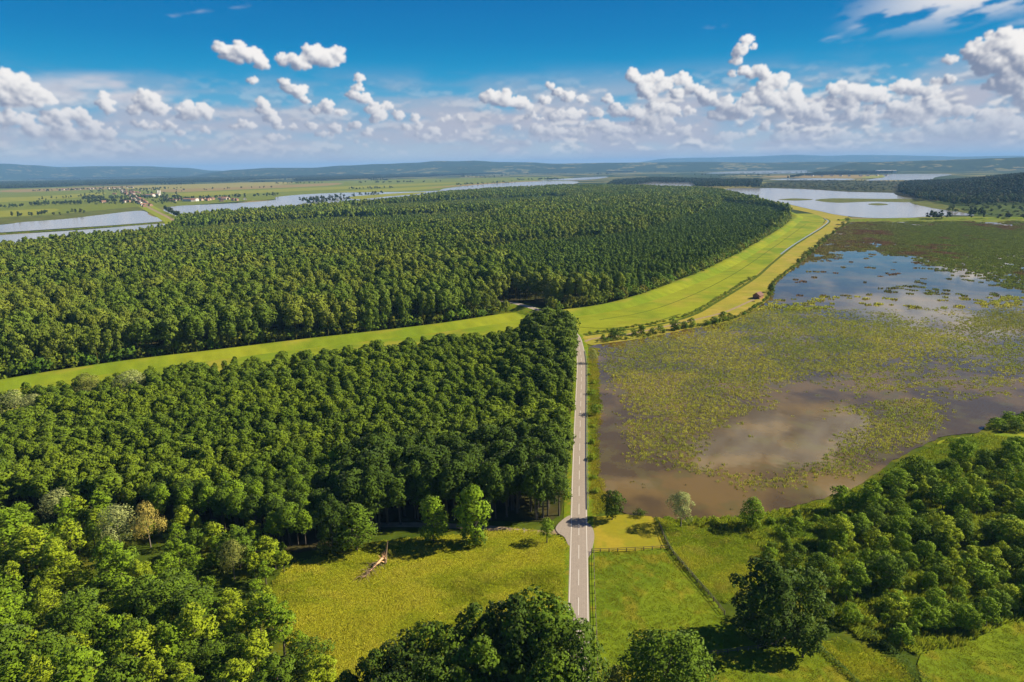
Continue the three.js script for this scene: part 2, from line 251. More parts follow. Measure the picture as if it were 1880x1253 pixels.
const KIND = {
  oak: { w: 0.44, b: 0.04, blobs: 40, br: 0.25, leaf: 0.025, n: 2700, jit: 0.9 },
  big: { w: 0.45, b: -0.03, blobs: 70, br: 0.21, leaf: 0.018, n: 6500, jit: 0.9 },
  tall: { w: 0.26, b: 0.0, blobs: 34, br: 0.44, leaf: 0.021, n: 2400, taper: 0.35 },
  forest: { w: 0.27, b: 0.22, blobs: 26, br: 0.34, leaf: 0.021, n: 1700, taper: 0.3, jit: 0.9 },
  willow: { w: 0.46, b: 0.1, blobs: 30, br: 0.3, leaf: 0.02, n: 3400, asp: 0.5, flat: 1.0 },
  young: { w: 0.36, b: 0.08, blobs: 30, br: 0.21, leaf: 0.027, n: 1300, asp: 0.6, taper: 0.45, jit: 1.0 },
  bush: { w: 0.62, b: -0.05, blobs: 22, br: 0.27, leaf: 0.045, n: 950, jit: 0.9 },
};
const proto = {};
for (const [k, o] of Object.entries(KIND)) proto[k] = [0, 1, 2, 3].map((v) => { const s = 1000 + k.length * 71 + k.charCodeAt(0) * 13 + v * 7; return { crown: crown(s, { ...o, w: o.w * [0.86, 1, 1.16, 0.95][v], br: o.br * [1.1, 1, 0.85, 0.92][v], blobs: Math.round(o.blobs * [0.85, 1, 1.3, 1.1][v]) }).geo(), trunk: trunkGeo(s + 1, o) }; });
const LEAF = {
  dark: leafMat(0.072, 0.135, 0.012), mid: leafMat(0.105, 0.19, 0.012), bright: leafMat(0.165, 0.285, 0.012), lime: leafMat(0.25, 0.35, 0.015), olive: leafMat(0.21, 0.25, 0.06), pale: leafMat(0.33, 0.40, 0.16), straw: leafMat(0.44, 0.39, 0.10), deep: leafMat(0.054, 0.105, 0.011),
};
function tree(name, kind, tone, px, py, height, label, group, { fat = 1, v = 0, turn = 0, world = null, category } = {}) {
  const [x, z] = world ?? G(px, py), p = proto[kind][v % 4], g = thing(name, x, 0, z, label, category ?? (kind === 'bush' ? 'bush' : 'tree'), group);
  g.rotation.y = turn; g.scale.set(height * fat, height, height * fat);
  mesh('trunk', p.trunk, kind === 'willow' ? paleBark : barkMat, g); mesh('crown', p.crown, LEAF[tone], g); return g;
}
console.log('sky and prototypes done');

// ------------------------------------------------------------------ the land
const grassNear = turfMat(11, [0.20, 0.25, 0.016], [0.31, 0.32, 0.022], [0.36, 0.31, 0.03], 0.9, 1024), grassGreen = turfMat(12, [0.13, 0.20, 0.012], [0.18, 0.25, 0.014], [0.27, 0.24, 0.022], 0.7, 1024);
const grassLevee = turfMat(13, [0.165, 0.24, 0.016], [0.255, 0.295, 0.02], [0.31, 0.29, 0.035], 0.8, 1024), grassDry = turfMat(14, [0.33, 0.29, 0.04], [0.27, 0.27, 0.035], [0.38, 0.30, 0.07], 0.6), lawn = turfMat(15, [0.28, 0.26, 0.02], [0.36, 0.29, 0.03], [0.24, 0.25, 0.02], 0.4);
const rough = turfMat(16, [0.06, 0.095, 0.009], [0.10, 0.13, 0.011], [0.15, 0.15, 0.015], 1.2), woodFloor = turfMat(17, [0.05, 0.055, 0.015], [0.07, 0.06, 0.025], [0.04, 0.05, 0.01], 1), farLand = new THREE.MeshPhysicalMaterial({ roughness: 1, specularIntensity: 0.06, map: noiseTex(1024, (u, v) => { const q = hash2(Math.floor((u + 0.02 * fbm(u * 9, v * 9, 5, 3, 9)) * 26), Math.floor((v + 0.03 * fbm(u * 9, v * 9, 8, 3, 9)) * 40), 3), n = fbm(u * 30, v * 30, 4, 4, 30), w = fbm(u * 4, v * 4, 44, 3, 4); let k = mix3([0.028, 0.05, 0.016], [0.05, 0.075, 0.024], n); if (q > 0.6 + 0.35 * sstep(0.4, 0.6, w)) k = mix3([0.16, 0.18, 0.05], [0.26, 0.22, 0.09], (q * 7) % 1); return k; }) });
const reedMat = turfMat(19, [0.10, 0.13, 0.025], [0.15, 0.16, 0.04], [0.13, 0.11, 0.04], 0.8), marshDark = turfMat(20, [0.03, 0.05, 0.016], [0.065, 0.075, 0.022], [0.085, 0.075, 0.035], 0.7);
const dirt = turfMat(21, [0.30, 0.23, 0.15], [0.36, 0.28, 0.19], [0.26, 0.21, 0.12], 0.5);
function struct(name, geo, mat, label, category) { const m = mesh(name, geo, mat); m.userData.kind = 'structure'; return tag(m, label, category, null, 'structure'); }
struct('ground', sheetGeo([[-36000, 1500], [36000, 1500], [36000, -35000], [-36000, -35000]], -0.3, 6500), farLand, 'flat green river plain stretching to the far hills', 'plain');
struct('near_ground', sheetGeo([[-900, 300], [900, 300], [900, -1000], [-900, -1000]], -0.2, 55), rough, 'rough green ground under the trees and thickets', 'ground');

// far fields of the plain on the left
const fm = (r, g, b, s) => turfMat(s, [r, g, b], [r * 1.15, g * 1.08, b * 1.05], [r * 0.88, g * 0.95, b], 0.35, 256);
const FM = { green: fm(0.15, 0.19, 0.025, 31), lime: fm(0.23, 0.25, 0.03, 32), tan: fm(0.27, 0.21, 0.08, 33), pale: fm(0.28, 0.26, 0.07, 34), deep: fm(0.065, 0.10, 0.016, 35), gold: fm(0.46, 0.34, 0.11, 36) };
const fields = [
  ['green', [[-200, 352], [120, 343], [420, 337], [700, 330], [1000, 325], [1060, 330], [800, 350], [500, 366], [300, 380], [100, 396], [-200, 425]], 'broad green plain round the village and the ponds'],
  ['lime', [[-120, 366], [60, 361], [185, 353], [180, 359], [60, 368], [-120, 376]], 'bright yellow-green crop field left of the village'],
  ['green', [[-120, 377], [60, 369], [182, 360], [190, 374], [90, 383], [-120, 392]], 'broad green meadow left of the village'],
  ['lime', [[-120, 393], [50, 385], [100, 383], [60, 395], [-120, 403]], 'light green strip meadow above the pond on the left'],
  ['tan', [[20, 348], [150, 344], [260, 340], [250, 345], [120, 350], [30, 353]], 'tan stubble field in front of the woods on the left'],
  ['pale', [[255, 341], [390, 337], [520, 334], [500, 341], [380, 346], [270, 349]], 'pale harvested field behind the village'],
  ['tan', [[300, 348], [420, 344], [560, 338], [620, 336], [600, 341], [440, 348], [320, 353]], 'brownish ploughed field to the right of the village'],
  ['lime', [[320, 355], [470, 349], [640, 342], [800, 336], [860, 335], [700, 344], [520, 352], [360, 360]], 'long lime-green field above the middle lake'],
  ['green', [[470, 343], [640, 337], [800, 332], [990, 326], [995, 328], [820, 335], [660, 341], [500, 348]], 'long green crop field below the wood belt'],
  ['lime', [[620, 352], [720, 346], [860, 339], [930, 335], [840, 342], [760, 349], [660, 353]], 'light green meadow strip beside the middle lake'],
  ['tan', [[780, 346], [860, 341], [960, 335], [1000, 332], [900, 336], [820, 342]], 'narrow tan reed margin behind the long lake'],
  ['pale', [[600, 329], [700, 325], [720, 326], [620, 331]], 'small pale field among the woods in the middle distance'],
  ['pale', [[1280, 342], [1350, 340], [1420, 343], [1350, 349], [1290, 349]], 'small golden meadow at the far tip of the forest'],
  ['gold', [[1795, 355], [1835, 354], [1834, 358], [1797, 359]], 'small golden field between the woods on the right'],
  ['tan', [[1395, 325], [1500, 321], [1600, 322], [1640, 321], [1600, 327], [1480, 327]], 'tan fields with farm buildings between the far ponds'],
  ['lime', [[1580, 326], [1640, 321], [1648, 322], [1600, 328]], 'bright yellow bank beside the far twin pond'],
  ['green', [[1700, 400], [1960, 396], [1960, 408], [1700, 408], [1560, 409], [1560, 405]], 'green dyke pasture along the pond bank on the right'],
  ['deep', [[1690, 372], [1960, 358], [1960, 398], [1790, 398], [1720, 384]], 'deep green wet meadow behind the right-hand pond'],
];
fields.forEach(([k, p, label], i) => sheet('field', p, (i ? 0.12 + (i % 4) * 0.05 : 0.02), FM[k], label, 'field', { tile: 160, per: 3, jitter: 3, seed: 300 + i }));
sheet('marsh_flat', [[1395, 346], [1410, 336], [1480, 331], [1600, 333], [1680, 334], [1660, 345], [1640, 352], [1560, 352], [1480, 347]], 0.25, marshDark, 'dark flat marsh between the far ponds', 'marsh', { tile: 200, jitter: 5, seed: 5 });
sheet('reed_margin', [[-120, 410], [0, 400], [70, 396], [160, 388], [250, 380], [262, 387], [190, 396], [110, 404], [30, 410], [-120, 420]], 0.3, reedMat, 'olive and rust reed margin behind the left pond', 'reeds', { tile: 90, jitter: 4, seed: 6 });

// ------------------------------------------------------------------ waters
const ripple = noiseTex(512, (u, v) => { const n = 0.5 * fbm(u * 24, v * 24, 71, 4, 24) + 0.5 * fbm(u * 60, v * 60, 75, 2, 60); return [n, n, n]; }, false);
const mud = noiseTex(1024, (u, v) => { const n = fbm(u * 6, v * 6, 81, 6, 6), m = fbm(u * 14, v * 14, 85, 4, 14); let c = mix3([0.095, 0.062, 0.010], [0.18, 0.118, 0.022], sstep(0.35, 0.68, n)); c = mix3(c, [0.13, 0.105, 0.016], sstep(0.52, 0.75, m) * 0.7); return c; });
const water = (map, r, g, b, roughness, bump, ior) => new THREE.MeshPhysicalMaterial({ color: new THREE.Color().setRGB(r, g, b), map, roughness, ior, bumpMap: ripple, bumpScale: bump, specularIntensity: 1 });
const pondWater = water(mud, 1, 1, 1, 0.05, 0.010, 1.5), lakeWater = water(null, 0.26, 0.25, 0.235, 0.12, 0.02, 1.4);
const marshPx = [[1082, 640], [1095, 632], [1110, 629], [1180, 619], [1270, 601], [1340, 588], [1385, 566], [1410, 548], [1422, 520], [1462, 488], [1502, 453], [1532, 428], [1560, 409], [1880, 406], [2150, 404], [2200, 560], [2150, 680], [1960, 738], [1880, 758], [1815, 778], [1800, 795], [1742, 800], [1692, 820], [1640, 846], [1602, 876], [1562, 900], [1512, 916], [1450, 932], [1380, 948], [1300, 957], [1240, 955], [1200, 952], [1145, 942], [1118, 915], [1098, 880], [1094, 800], [1099, 760], [1096, 700]];
const marsh = sheet('marsh_pond', marshPx, 0.05, pondWater, 'shallow brown flooded marsh pond right of the road', 'pond', { tile: 120, jitter: 0.6, seed: 21 });
const lakes = [
  [[[-120, 420], [0, 413], [40, 408], [120, 402], [190, 394], [255, 387], [276, 396], [299, 406], [230, 412], [140, 418], [0, 427], [-120, 435]], 'grey fish pond beside the causeway on the far left'],
  [[[-120, 441], [0, 432], [140, 423], [300, 411], [330, 425], [250, 440], [100, 455], [-120, 480]], 'narrow pale pond between the dyke and the forest on the left'],
  [[[303, 383], [330, 378], [420, 374], [500, 368], [508, 362], [560, 357], [630, 354], [700, 353], [770, 352], [815, 350], [770, 358], [700, 365], [640, 372], [540, 384], [440, 396], [380, 402], [335, 404]], 'winding lake between the village and the forest'],
  [[[808, 349], [835, 344], [900, 338], [1000, 333], [1048, 333], [1052, 338], [960, 344], [870, 352], [820, 356]], 'long bright lake behind the forest in the middle'],
  [[[1158, 339], [1200, 333], [1262, 332], [1275, 336], [1262, 344], [1160, 346]], 'small bright pond behind the forest tip'],
  [[[1322, 350], [1345, 346], [1400, 346], [1480, 348], [1560, 353], [1640, 355], [1675, 360], [1692, 366], [1672, 372], [1690, 378], [1720, 383], [1760, 389], [1785, 397], [1750, 396], [1700, 399], [1655, 401], [1600, 401], [1550, 397], [1490, 385], [1440, 374], [1390, 366], [1345, 357]], 'large silver pond with reed islands on the right'],
  [[[1625, 326], [1642, 320], [1734, 320], [1718, 326], [1692, 332], [1650, 331], [1596, 332]], 'silver pond at the foot of the dark hill'],
  [[[1300, 319], [1330, 316], [1400, 313.5], [1560, 312], [1575, 314], [1500, 317], [1440, 319]], 'thin far lake line with a tree row before it'],
  [[[1732, 314], [1760, 311.5], [1805, 311], [1800, 313], [1760, 315]], 'thin far pond line above the dark hill'],
  [[[1412, 330], [1470, 328], [1560, 328.5], [1555, 331], [1480, 331.5]], 'thin far pond beside the dark marsh'],
  [[[990, 332], [1040, 328], [1110, 324.5], [1115, 326], [1060, 331]], 'faint shallow water beyond the long bright lake'],
];
lakes.forEach(([p, label], i) => sheet('lake', p, 0.42, lakeWater, label, 'lake', { tile: 60, jitter: 2, seed: 40 + i }));
const isles = [[[[1497, 368], [1530, 365], [1620, 366], [1692, 366], [1672, 372], [1600, 371], [1540, 373]], 'long reed island across the silver pond'], [[[1594, 376], [1610, 374], [1632, 376], [1615, 378]], 'small oval reed island in the silver pond'], [[[1430, 367], [1460, 365], [1494, 367], [1460, 369]], 'small reed island near the left end of the silver pond'],
  [[[1672, 372], [1690, 367], [1740, 378], [1790, 394], [1760, 390], [1720, 384], [1690, 378]], 'reed shore at the right end of the silver pond'], [[[640, 362], [700, 357], [780, 353], [770, 356], [700, 362], [660, 366]], 'pale reed spit in the winding lake']];
isles.forEach(([p, label], i) => sheet('reed_island', p, 0.6, i === 4 ? FM.lime : reedMat, label, 'reeds', { tile: 70, jitter: 2, seed: 70 + i }));

// ------------------------------------------------------------------ grassland, levee, canal
const edgePx = [[-200, 735], [0, 702], [100, 686], [250, 664], [400, 646], [560, 626], [700, 611], [820, 596], [925, 579]], edgePx2 = [[1008, 577], [1090, 566], [1150, 552], [1250, 517], [1330, 481], [1400, 441], [1432, 420], [1449, 405]];
sheet('levee_meadow', [...edgePx, ...edgePx2, [1462, 393], [1490, 393], [1514, 404], [1500, 420], [1450, 457], [1410, 487], [1380, 512], [1340, 538], [1300, 561], [1275, 578], [1200, 600], [1100, 615], [1060, 622], [985, 640], [800, 680], [500, 720], [0, 790], [-200, 820]], 0.04, grassLevee, 'bright mown meadow strip along the forest edge', 'meadow', { tile: 230, jitter: 0.8, seed: 31 });
sheet('bank_meadow', [[1068, 620], [1100, 613], [1200, 598], [1275, 577], [1300, 560], [1340, 537], [1380, 511], [1410, 487], [1450, 456], [1500, 420], [1516, 404], [1490, 392], [1440, 382], [1380, 371], [1320, 356], [1330, 350], [1400, 366], [1450, 375], [1500, 386], [1560, 399], [1562, 409], [1533, 429], [1503, 454], [1463, 489], [1424, 521], [1412, 549], [1387, 568], [1342, 590], [1272, 603], [1182, 621], [1112, 631], [1085, 634]], 0.07, grassDry, 'yellowish grassy bank between canal and flooded marsh', 'meadow', { tile: 170, jitter: 0.8, seed: 32 });
const canalLine = path(Gs([[1514, 402], [1521, 406], [1510, 417], [1478, 437], [1450, 455], [1412, 485], [1384, 509], [1345, 534], [1302, 559], [1276, 574], [1240, 587], [1190, 598], [1120, 608], [1072, 615]]), 8);
tag(struct('canal', ribbon(canalLine.slice(0, Math.round(canalLine.length * 0.55)), [[-1.0, 0.11], [1.0, 0.11]], 20), lakeWater, '', ''), 'narrow straight drainage canal through the meadow', 'canal');
struct('canal_bank', ribbon(canalLine, [[-4.6, 0.06], [-2.8, 0.4], [-1.2, 0.09], [-1.1, 0.085]], 25), rough, 'weedy green bank on the forest side of the canal', 'bank');
const leveeProf = [[-13, 0], [-4, 3.0], [0, 3.2], [4, 3.0], [13, 0]];
const leveeL = path(Gs([[-200, 742], [0, 709], [100, 692], [250, 670], [400, 652], [560, 632], [700, 616], [820, 601], [930, 584], [950, 582]]), 12), leveeR = path(Gs([[1010, 580], [1090, 570], [1150, 557], [1250, 522], [1330, 486], [1400, 446], [1435, 424], [1455, 408], [1463, 399], [1440, 388]]), 12);
struct('levee', ribbon(leveeL, leveeProf, 200), grassLevee, 'long grassy levee below the forest edge on the left', 'levee');
struct('levee', ribbon(leveeR, leveeProf, 200), grassLevee, 'curving grassy levee below the forest edge right of the crossing', 'levee');
struct('dyke', ribbon(path(Gs([[-120, 438], [0, 430], [140, 421], [300, 409]]), 20), [[-7, 0.3], [-2, 2.4], [2, 2.4], [7, 0.3]], 40), rough, 'thin grassy dyke between the two ponds on the left', 'dyke');
struct('dyke', ribbon(path(Gs([[1540, 405], [1600, 404.5], [1700, 403.5], [1800, 402.5], [2000, 400]]), 20), [[-9, 0.2], [-3, 2.2], [3, 2.2], [9, 0.2]], 40), grassGreen, 'straight green dyke between flooded marsh and silver pond', 'dyke');

// near meadows
const clearing = sheet('meadow', [[508, 1070], [545, 1035], [600, 1022], [660, 1005], [740, 992], [850, 985], [960, 975], [1020, 985], [1040, 1005], [1040, 1080], [1044, 1300], [900, 1350], [640, 1260], [560, 1200], [500, 1150]], 0.03, grassNear, 'golden-green hay meadow left of the road', 'meadow', { tile: 60, jitter: 0.5, seed: 51 });
const lawnS = sheet('lawn', [[1083, 952], [1110, 948], [1160, 946], [1200, 952], [1212, 975], [1226, 1008], [1150, 1013], [1086, 1016], [1084, 990]], 0.06, lawn, 'short yellowed lawn beside the road and pond', 'lawn', { tile: 40, jitter: 0.3, seed: 52 });
const pasture = sheet('pasture', [[1084, 1018], [1150, 1014], [1227, 1009], [1262, 1050], [1305, 1098], [1345, 1150], [1400, 1200], [1330, 1215], [1280, 1300], [1200, 1340], [1090, 1340]], 0.08, grassGreen, 'bright green fenced pasture right of the road', 'pasture', { tile: 50, jitter: 0.3, seed: 53 });
const roughR = sheet('meadow', [[1204, 952], [1260, 962], [1370, 975], [1400, 1010], [1380, 1080], [1330, 1105], [1306, 1096], [1264, 1049], [1229, 1008], [1215, 975]], 0.05, grassNear, 'tall tufted grass between the diagonal fence and the thicket', 'meadow', { tile: 45, jitter: 0.3, seed: 54 });
const fieldR1 = sheet('meadow', [[1300, 1215], [1400, 1198], [1500, 1190], [1540, 1215], [1620, 1300], [1640, 1360], [1290, 1360], [1285, 1290]], 0.09, grassGreen, 'green paddock with tree shadows at the bottom right', 'meadow', { tile: 50, jitter: 0.3, seed: 55 });
const fieldR2 = sheet('meadow', [[1500, 1180], [1560, 1185], [1640, 1215], [1720, 1330], [1650, 1350], [1540, 1215]], 0.07, grassNear, 'narrow strip of longer grass between two hedge lines', 'meadow', { tile: 45, jitter: 0.3, seed: 56 });
const fieldR3 = sheet('meadow', [[1690, 1205], [1760, 1185], [1830, 1155], [1900, 1130], [2050, 1130], [2050, 1350], [1760, 1350]], 0.1, grassGreen, 'sunlit meadow in the bottom right corner', 'meadow', { tile: 50, jitter: 0.3, seed: 57 });
const fieldR4 = sheet('meadow', [[1720, 815], [1790, 800], [1900, 797], [2000, 800], [2000, 835], [1900, 832], [1800, 835], [1740, 832]], 0.09, grassLevee, 'small sunlit meadow on the shore behind the woodland', 'meadow', { tile: 50, jitter: 0.3, seed: 58 });

// ------------------------------------------------------------------ roads
const asphalt = new THREE.MeshStandardMaterial({ roughness: 0.85, map: noiseTex(512, (u, v) => { const x = (u * 8) % 1, n = fbm(u * 16, v * 16, 101, 4, 16), g = hash2(u * 512 | 0, v * 512 | 0, 7), s = 0.86 + 0.2 * n + 0.1 * (g - 0.5) + 0.06 * Math.sin(x * 12.566); const crack = Math.abs(fbm(u * 6, v * 6, 103, 3, 6) - 0.5) < 0.006 ? 0.72 : 1; return [0.345 * s * crack, 0.295 * s * crack, 0.245 * s * crack]; }) });
const paint = std(0.82, 0.8, 0.74, 0.7);
const roadLine = path(Gs([[1060, 1420], [1061, 1253], [1062.3, 1080], [1063.4, 880], [1066.3, 740], [1067.5, 700], [1067.6, 665], [1064, 640], [1056, 617], [1040, 604], [1018, 591], [998, 580], [968, 570], [938, 562], [905, 556], [860, 552]]), 2);
const [crossX, crossZ] = G(975, 573), roadLift = roadLine.map(([x, z]) => 3.1 * sstep(75, 22, Math.hypot(x - crossX, z - crossZ)));   // the road climbs over the levee
struct('road_verge', ribbon(roadLine, [[-5.4, -0.05], [-3.2, 0.26], [3.2, 0.26], [6, -0.05]], 22, roadLift), grassGreen, 'grassy verges on both sides of the straight road', 'verge');
const road = struct('road', ribbon(roadLine, [[-2.95, 0.29], [0, 0.33], [2.95, 0.29]], 8, roadLift), asphalt, 'straight pale two-lane asphalt road crossing the picture', 'road');
for (const s of [-1, 1]) mesh('edge_line', ribbon(roadLine, [[s * 2.58 - 0.08, 0.315], [s * 2.58 + 0.08, 0.315]], 5, roadLift), paint, road);
for (let i = 4; i + 5 < roadLine.length - 60; i += 7) mesh('centre_dash', ribbon(roadLine.slice(i, i + 5), [[-0.065, 0.345], [0.065, 0.345]], 5, roadLift.slice(i)), paint, road);
sheet('lay_by', [[1047, 948], [1034, 955], [1020, 971], [1024, 980], [1036, 988], [1044, 1003], [1050, 1005], [1052, 950]], 0.275, asphalt, 'small paved lay-by on the left edge of the road', 'lay-by', { tile: 8, seed: 61 });
sheet('lay_by', [[1074, 962], [1082, 964], [1088, 972], [1091, 984], [1089, 1002], [1083, 1022], [1075, 1030]], 0.28, asphalt, 'rounded paved lay-by on the right edge of the road', 'lay-by', { tile: 8, seed: 62 });
const track = (pts, w, y, label) => struct('track', ribbon(path(Gs(pts), 5), [[-w, y], [w, y]], 12), dirt, label, 'track');
track([[1074, 628], [1086, 623], [1130, 618], [1190, 607], [1270, 589], [1330, 574], [1370, 557], [1388, 549]], 1.3, 0.11, 'thin earth track along the bank to the brick hut');
track([[1024, 977], [995, 979], [960, 977], [900, 970], [820, 966], [740, 964], [680, 965]], 1.6, 0.06, 'earth track along the foot of the near wood');
const wheel = (pts, w, label) => struct('wheel_track', ribbon(path(Gs(pts), 6), [[-w, 0.1], [w, 0.1]], 40), rough, label, 'track');
wheel([[1024, 590], [1040, 597], [1075, 602], [1120, 603], [1180, 597], [1250, 577]], 0.8, 'dark curved wheel rut across the levee meadow');
wheel([[1100, 588], [1180, 574], [1260, 547], [1340, 508], [1420, 455], [1480, 412]], 0.5, 'faint long wheel rut along the levee meadow');
track([[1000, 580], [985, 584], [972, 598]], 2, 3.3, 'short gravel ramp over the levee crossing');
track([[326, 415], [318, 405], [296, 393], [276, 383], [262, 375], [248, 366], [236, 358], [228, 350], [222, 346]], 5, 0.9, 'straight causeway road running into the village');
struct('causeway', ribbon(path(Gs([[330, 418], [319, 405], [297, 393], [277, 383], [263, 375]]), 12), [[-26, 0.45], [-9, 0.85], [9, 0.85], [22, 0.45]], 60), grassLevee, 'grassy causeway carrying the village road between two ponds', 'causeway');
console.log('land done');

// ------------------------------------------------------------------ hills and far ridges
function ridge(pxTop, dist, depth, seed, mat, label) {
  const P = [], I = [], U = [], n = 140, m = 14, x0 = pxTop[0][0], x1 = pxTop[pxTop.length - 1][0];
  for (let i = 0; i <= n; i++) {
    const px = mix(x0, x1, i / n); let k = 1; while (k < pxTop.length - 1 && pxTop[k][0] < px) k++;
    const a = pxTop[k - 1], b = pxTop[k], t = clamp((px - a[0]) / (b[0] - a[0])), py = mix(a[1], b[1], t * t * (3 - 2 * t)), d = ray(px, py), ends = sstep(0, 0.14, i / n) * sstep(1, 0.86, i / n), h = (EYE + d[1] / Math.hypot(d[0], d[2]) * dist) * ends, az = Math.atan2(d[0], -d[2]);
    for (let j = 0; j <= m; j++) { const q = j / m, r = dist + (q - 0.55) * depth, s = Math.sin(Math.min(1, q / 0.55) * 1.5708) * (q > 0.55 ? Math.cos((q - 0.55) / 0.45 * 1.5708) : 1), w = 0.72 + 0.56 * fbm(i * 0.16 + seed, j * 0.5, seed, 4), e = h * s * (Math.abs(q - 0.55) < 0.05 ? 1 : Math.min(1, w)) + (s > 0.03 ? (fbm(i * 0.6, j * 0.9, seed + 5, 3) - 0.5) * h * 0.1 * (q < 0.5 ? 1 : 0) : -3); P.push(Math.sin(az) * r, e, -Math.cos(az) * r); U.push(Math.sin(az) * r / 4000, -Math.cos(az) * r / 4000); }
    if (i) for (let j = 0; j < m; j++) { const v = i * (m + 1) + j, w = v - m - 1; I.push(w, v, w + 1, w + 1, v, v + 1); }
  }
  const g = new THREE.BufferGeometry(); g.setAttribute('position', new THREE.Float32BufferAttribute(P, 3)); g.setAttribute('uv', new THREE.Float32BufferAttribute(U, 2)); g.setIndex(I); g.computeVertexNormals(); return struct('hills', g, mat, label, 'hills');
}
const hillTex = (seed, share) => new THREE.MeshPhysicalMaterial({ roughness: 1, specularIntensity: 0.05, map: noiseTex(1024, (u, v) => { const n = fbm(u * 40, v * 40, seed, 4, 40), q = fbm(u * 14, v * 14, seed + 3, 4, 14), f = hash2(Math.floor((u + 0.03 * n) * 60), Math.floor((v + 0.03 * q) * 60), seed); let k = mix3([0.022, 0.040, 0.014], [0.045, 0.07, 0.022], n); if (q > 0.6 && f > 1 - share) k = mix3([0.14, 0.16, 0.05], [0.24, 0.21, 0.10], (f * 9) % 1); return k; }) }), hillMat = hillTex(41, 0.25), hillMat2 = hillTex(43, 0.6);
ridge([[-300, 306], [-100, 301], [0, 300], [60, 303], [110, 306.5], [180, 305], [260, 305], [340, 308], [390, 313], [470, 318], [600, 324]], 21000, 7000, 3, hillMat, 'long blue mountain ridge on the horizon at far left');
ridge([[300, 322], [390, 313], [430, 311.5], [500, 308], [570, 308], [630, 304], [700, 301], [760, 299], [805, 295.5], [840, 296], [870, 295], [920, 297.5], [970, 298], [1020, 300.5], [1100, 299.5], [1180, 303], [1300, 305]], 15500, 5000, 7, hillMat, 'blue wooded hills on the horizon in the middle');
ridge([[640, 314], [720, 309], [800, 307], [900, 303], [1000, 302.5], [1060, 300], [1120, 299], [1200, 298.5], [1290, 297.5], [1400, 299], [1500, 297.5], [1620, 298], [1720, 298], [1900, 297]], 13500, 3500, 9, hillMat2, 'lower dark blue hills before the horizon ridge');
ridge([[1080, 299], [1150, 294], [1220, 291], [1300, 289.5], [1380, 287.5], [1460, 284.5], [1520, 286.5], [1570, 285], [1640, 285.5], [1700, 286.5], [1760, 288], [1860, 286.5], [2000, 287], [2200, 290]], 30000, 8000, 13, hillMat, 'pale distant mountain chain on the horizon at right');
ridge([[1480, 300], [1600, 298], [1720, 295], [1780, 292.5], [1830, 291], [1880, 289.5], [1960, 288], [2200, 287]], 10400, 2500, 17, hillMat, 'dark wooded hill rising at the right edge of the horizon');
// the nearer dark hill on the right: a mound with its own trees
const mound = (x, z) => { const [px, py] = [toPx(x, 0, z)[0], 0]; const d = Math.hypot(x, z), a = sstep(1620, 2010, px), b = sstep(2450, 3050, d) * (1 - sstep(3700, 4700, d)); return 64 * a * b * (0.8 + 0.4 * fbm(x / 300, z / 300, 55, 3)); };
{
  const P = [], U = [], I = [], n = 60, m = 40;
  for (let i = 0; i <= n; i++) for (let j = 0; j <= m; j++) { const az = mix(0.40, 0.95, i / n), d = mix(2400, 4800, j / m), x = Math.sin(az) * d, z = -Math.cos(az) * d, h = mound(x, z); P.push(x, h - 0.25, z); U.push(x / 200, z / 200); if (i < n && j < m) { const v = i * (m + 1) + j; I.push(v, v + m + 1, v + 1, v + 1, v + m + 1, v + m + 2); } }
  const g = new THREE.BufferGeometry(); g.setAttribute('position', new THREE.Float32BufferAttribute(P, 3)); g.setAttribute('uv', new THREE.Float32BufferAttribute(U, 2)); g.setIndex(I); g.computeVertexNormals(); struct('hills', g, woodFloor, 'low dark wooded hill behind the silver pond on the right', 'hills');
}

// ------------------------------------------------------------------ woods as masses
const lodO = [{ ...KIND.forest, leaf: 0.031, n: 760, blobs: 22, br: 0.34, jit: 0.85 }, { ...KIND.forest, leaf: 0.058, n: 240, blobs: 13, b: 0.15, jit: 0.5 }, { ...KIND.forest, w: 0.3, leaf: 0.12, n: 60, blobs: 7, b: 0.1, jit: 0.35 }];
const LOD = lodO.map((o, l) => [0, 1, 2, 3].map((v) => { const F = crown(5000 + l * 31 + v * 3, { ...o, w: o.w * [0.82, 1, 1.26, 0.95][v], br: o.br * [1.15, 0.9, 0.8, 1][v], b: o.b * [0.8, 1, 1.2, 0.6][v], blobs: Math.round(o.blobs * [0.8, 1, 1.35, 1][v]), n: Math.round(o.n * [0.85, 1, 1.3, 1][v]) }); if (l < 2) F.tube([0, -0.02, 0], [0, 0.6, 0], 0.014, 0.008, [1.1, 0.75, 0.55], 4); return F.geo(); }));
const massMat = leafMat(1, 1, 1, 1), R0 = rng(4242);
function hexFill(poly, step, jit, seed, fn) {
  const R = rng(seed), xs = poly.map((p) => p[0]), zs = poly.map((p) => p[1]); let row = 0;
  for (let z = Math.min(...zs); z <= Math.max(...zs); z += step * 0.87, row++) for (let x = Math.min(...xs) + (row % 2) * step / 2; x <= Math.max(...xs); x += step) { const a = x + (R() - 0.5) * 2 * jit * step, b = z + (R() - 0.5) * 2 * jit * step; if (inside(poly, a, b)) fn(a, b, R); }
}
const inView = (x, z, m = 150) => { const [px, py] = toPx(x, 10, z); return px > -m && px < 1880 + m && py < 1253 + m * 1.2; };
const forestPx = [...edgePx.slice(0, -1), [905, 583], [912, 570], [925, 558], [948, 553], [985, 559], [1010, 570], ...edgePx2.slice(1), [1450, 397], [1335, 362], [1290, 355], [1170, 350], [1050, 348], [900, 355], [830, 361], [760, 372], [690, 381], [620, 387], [540, 394], [400, 405], [330, 413], [318, 434], [240, 447], [130, 459], [0, 478], [-200, 495]];
const forestPoly = Gs(forestPx);
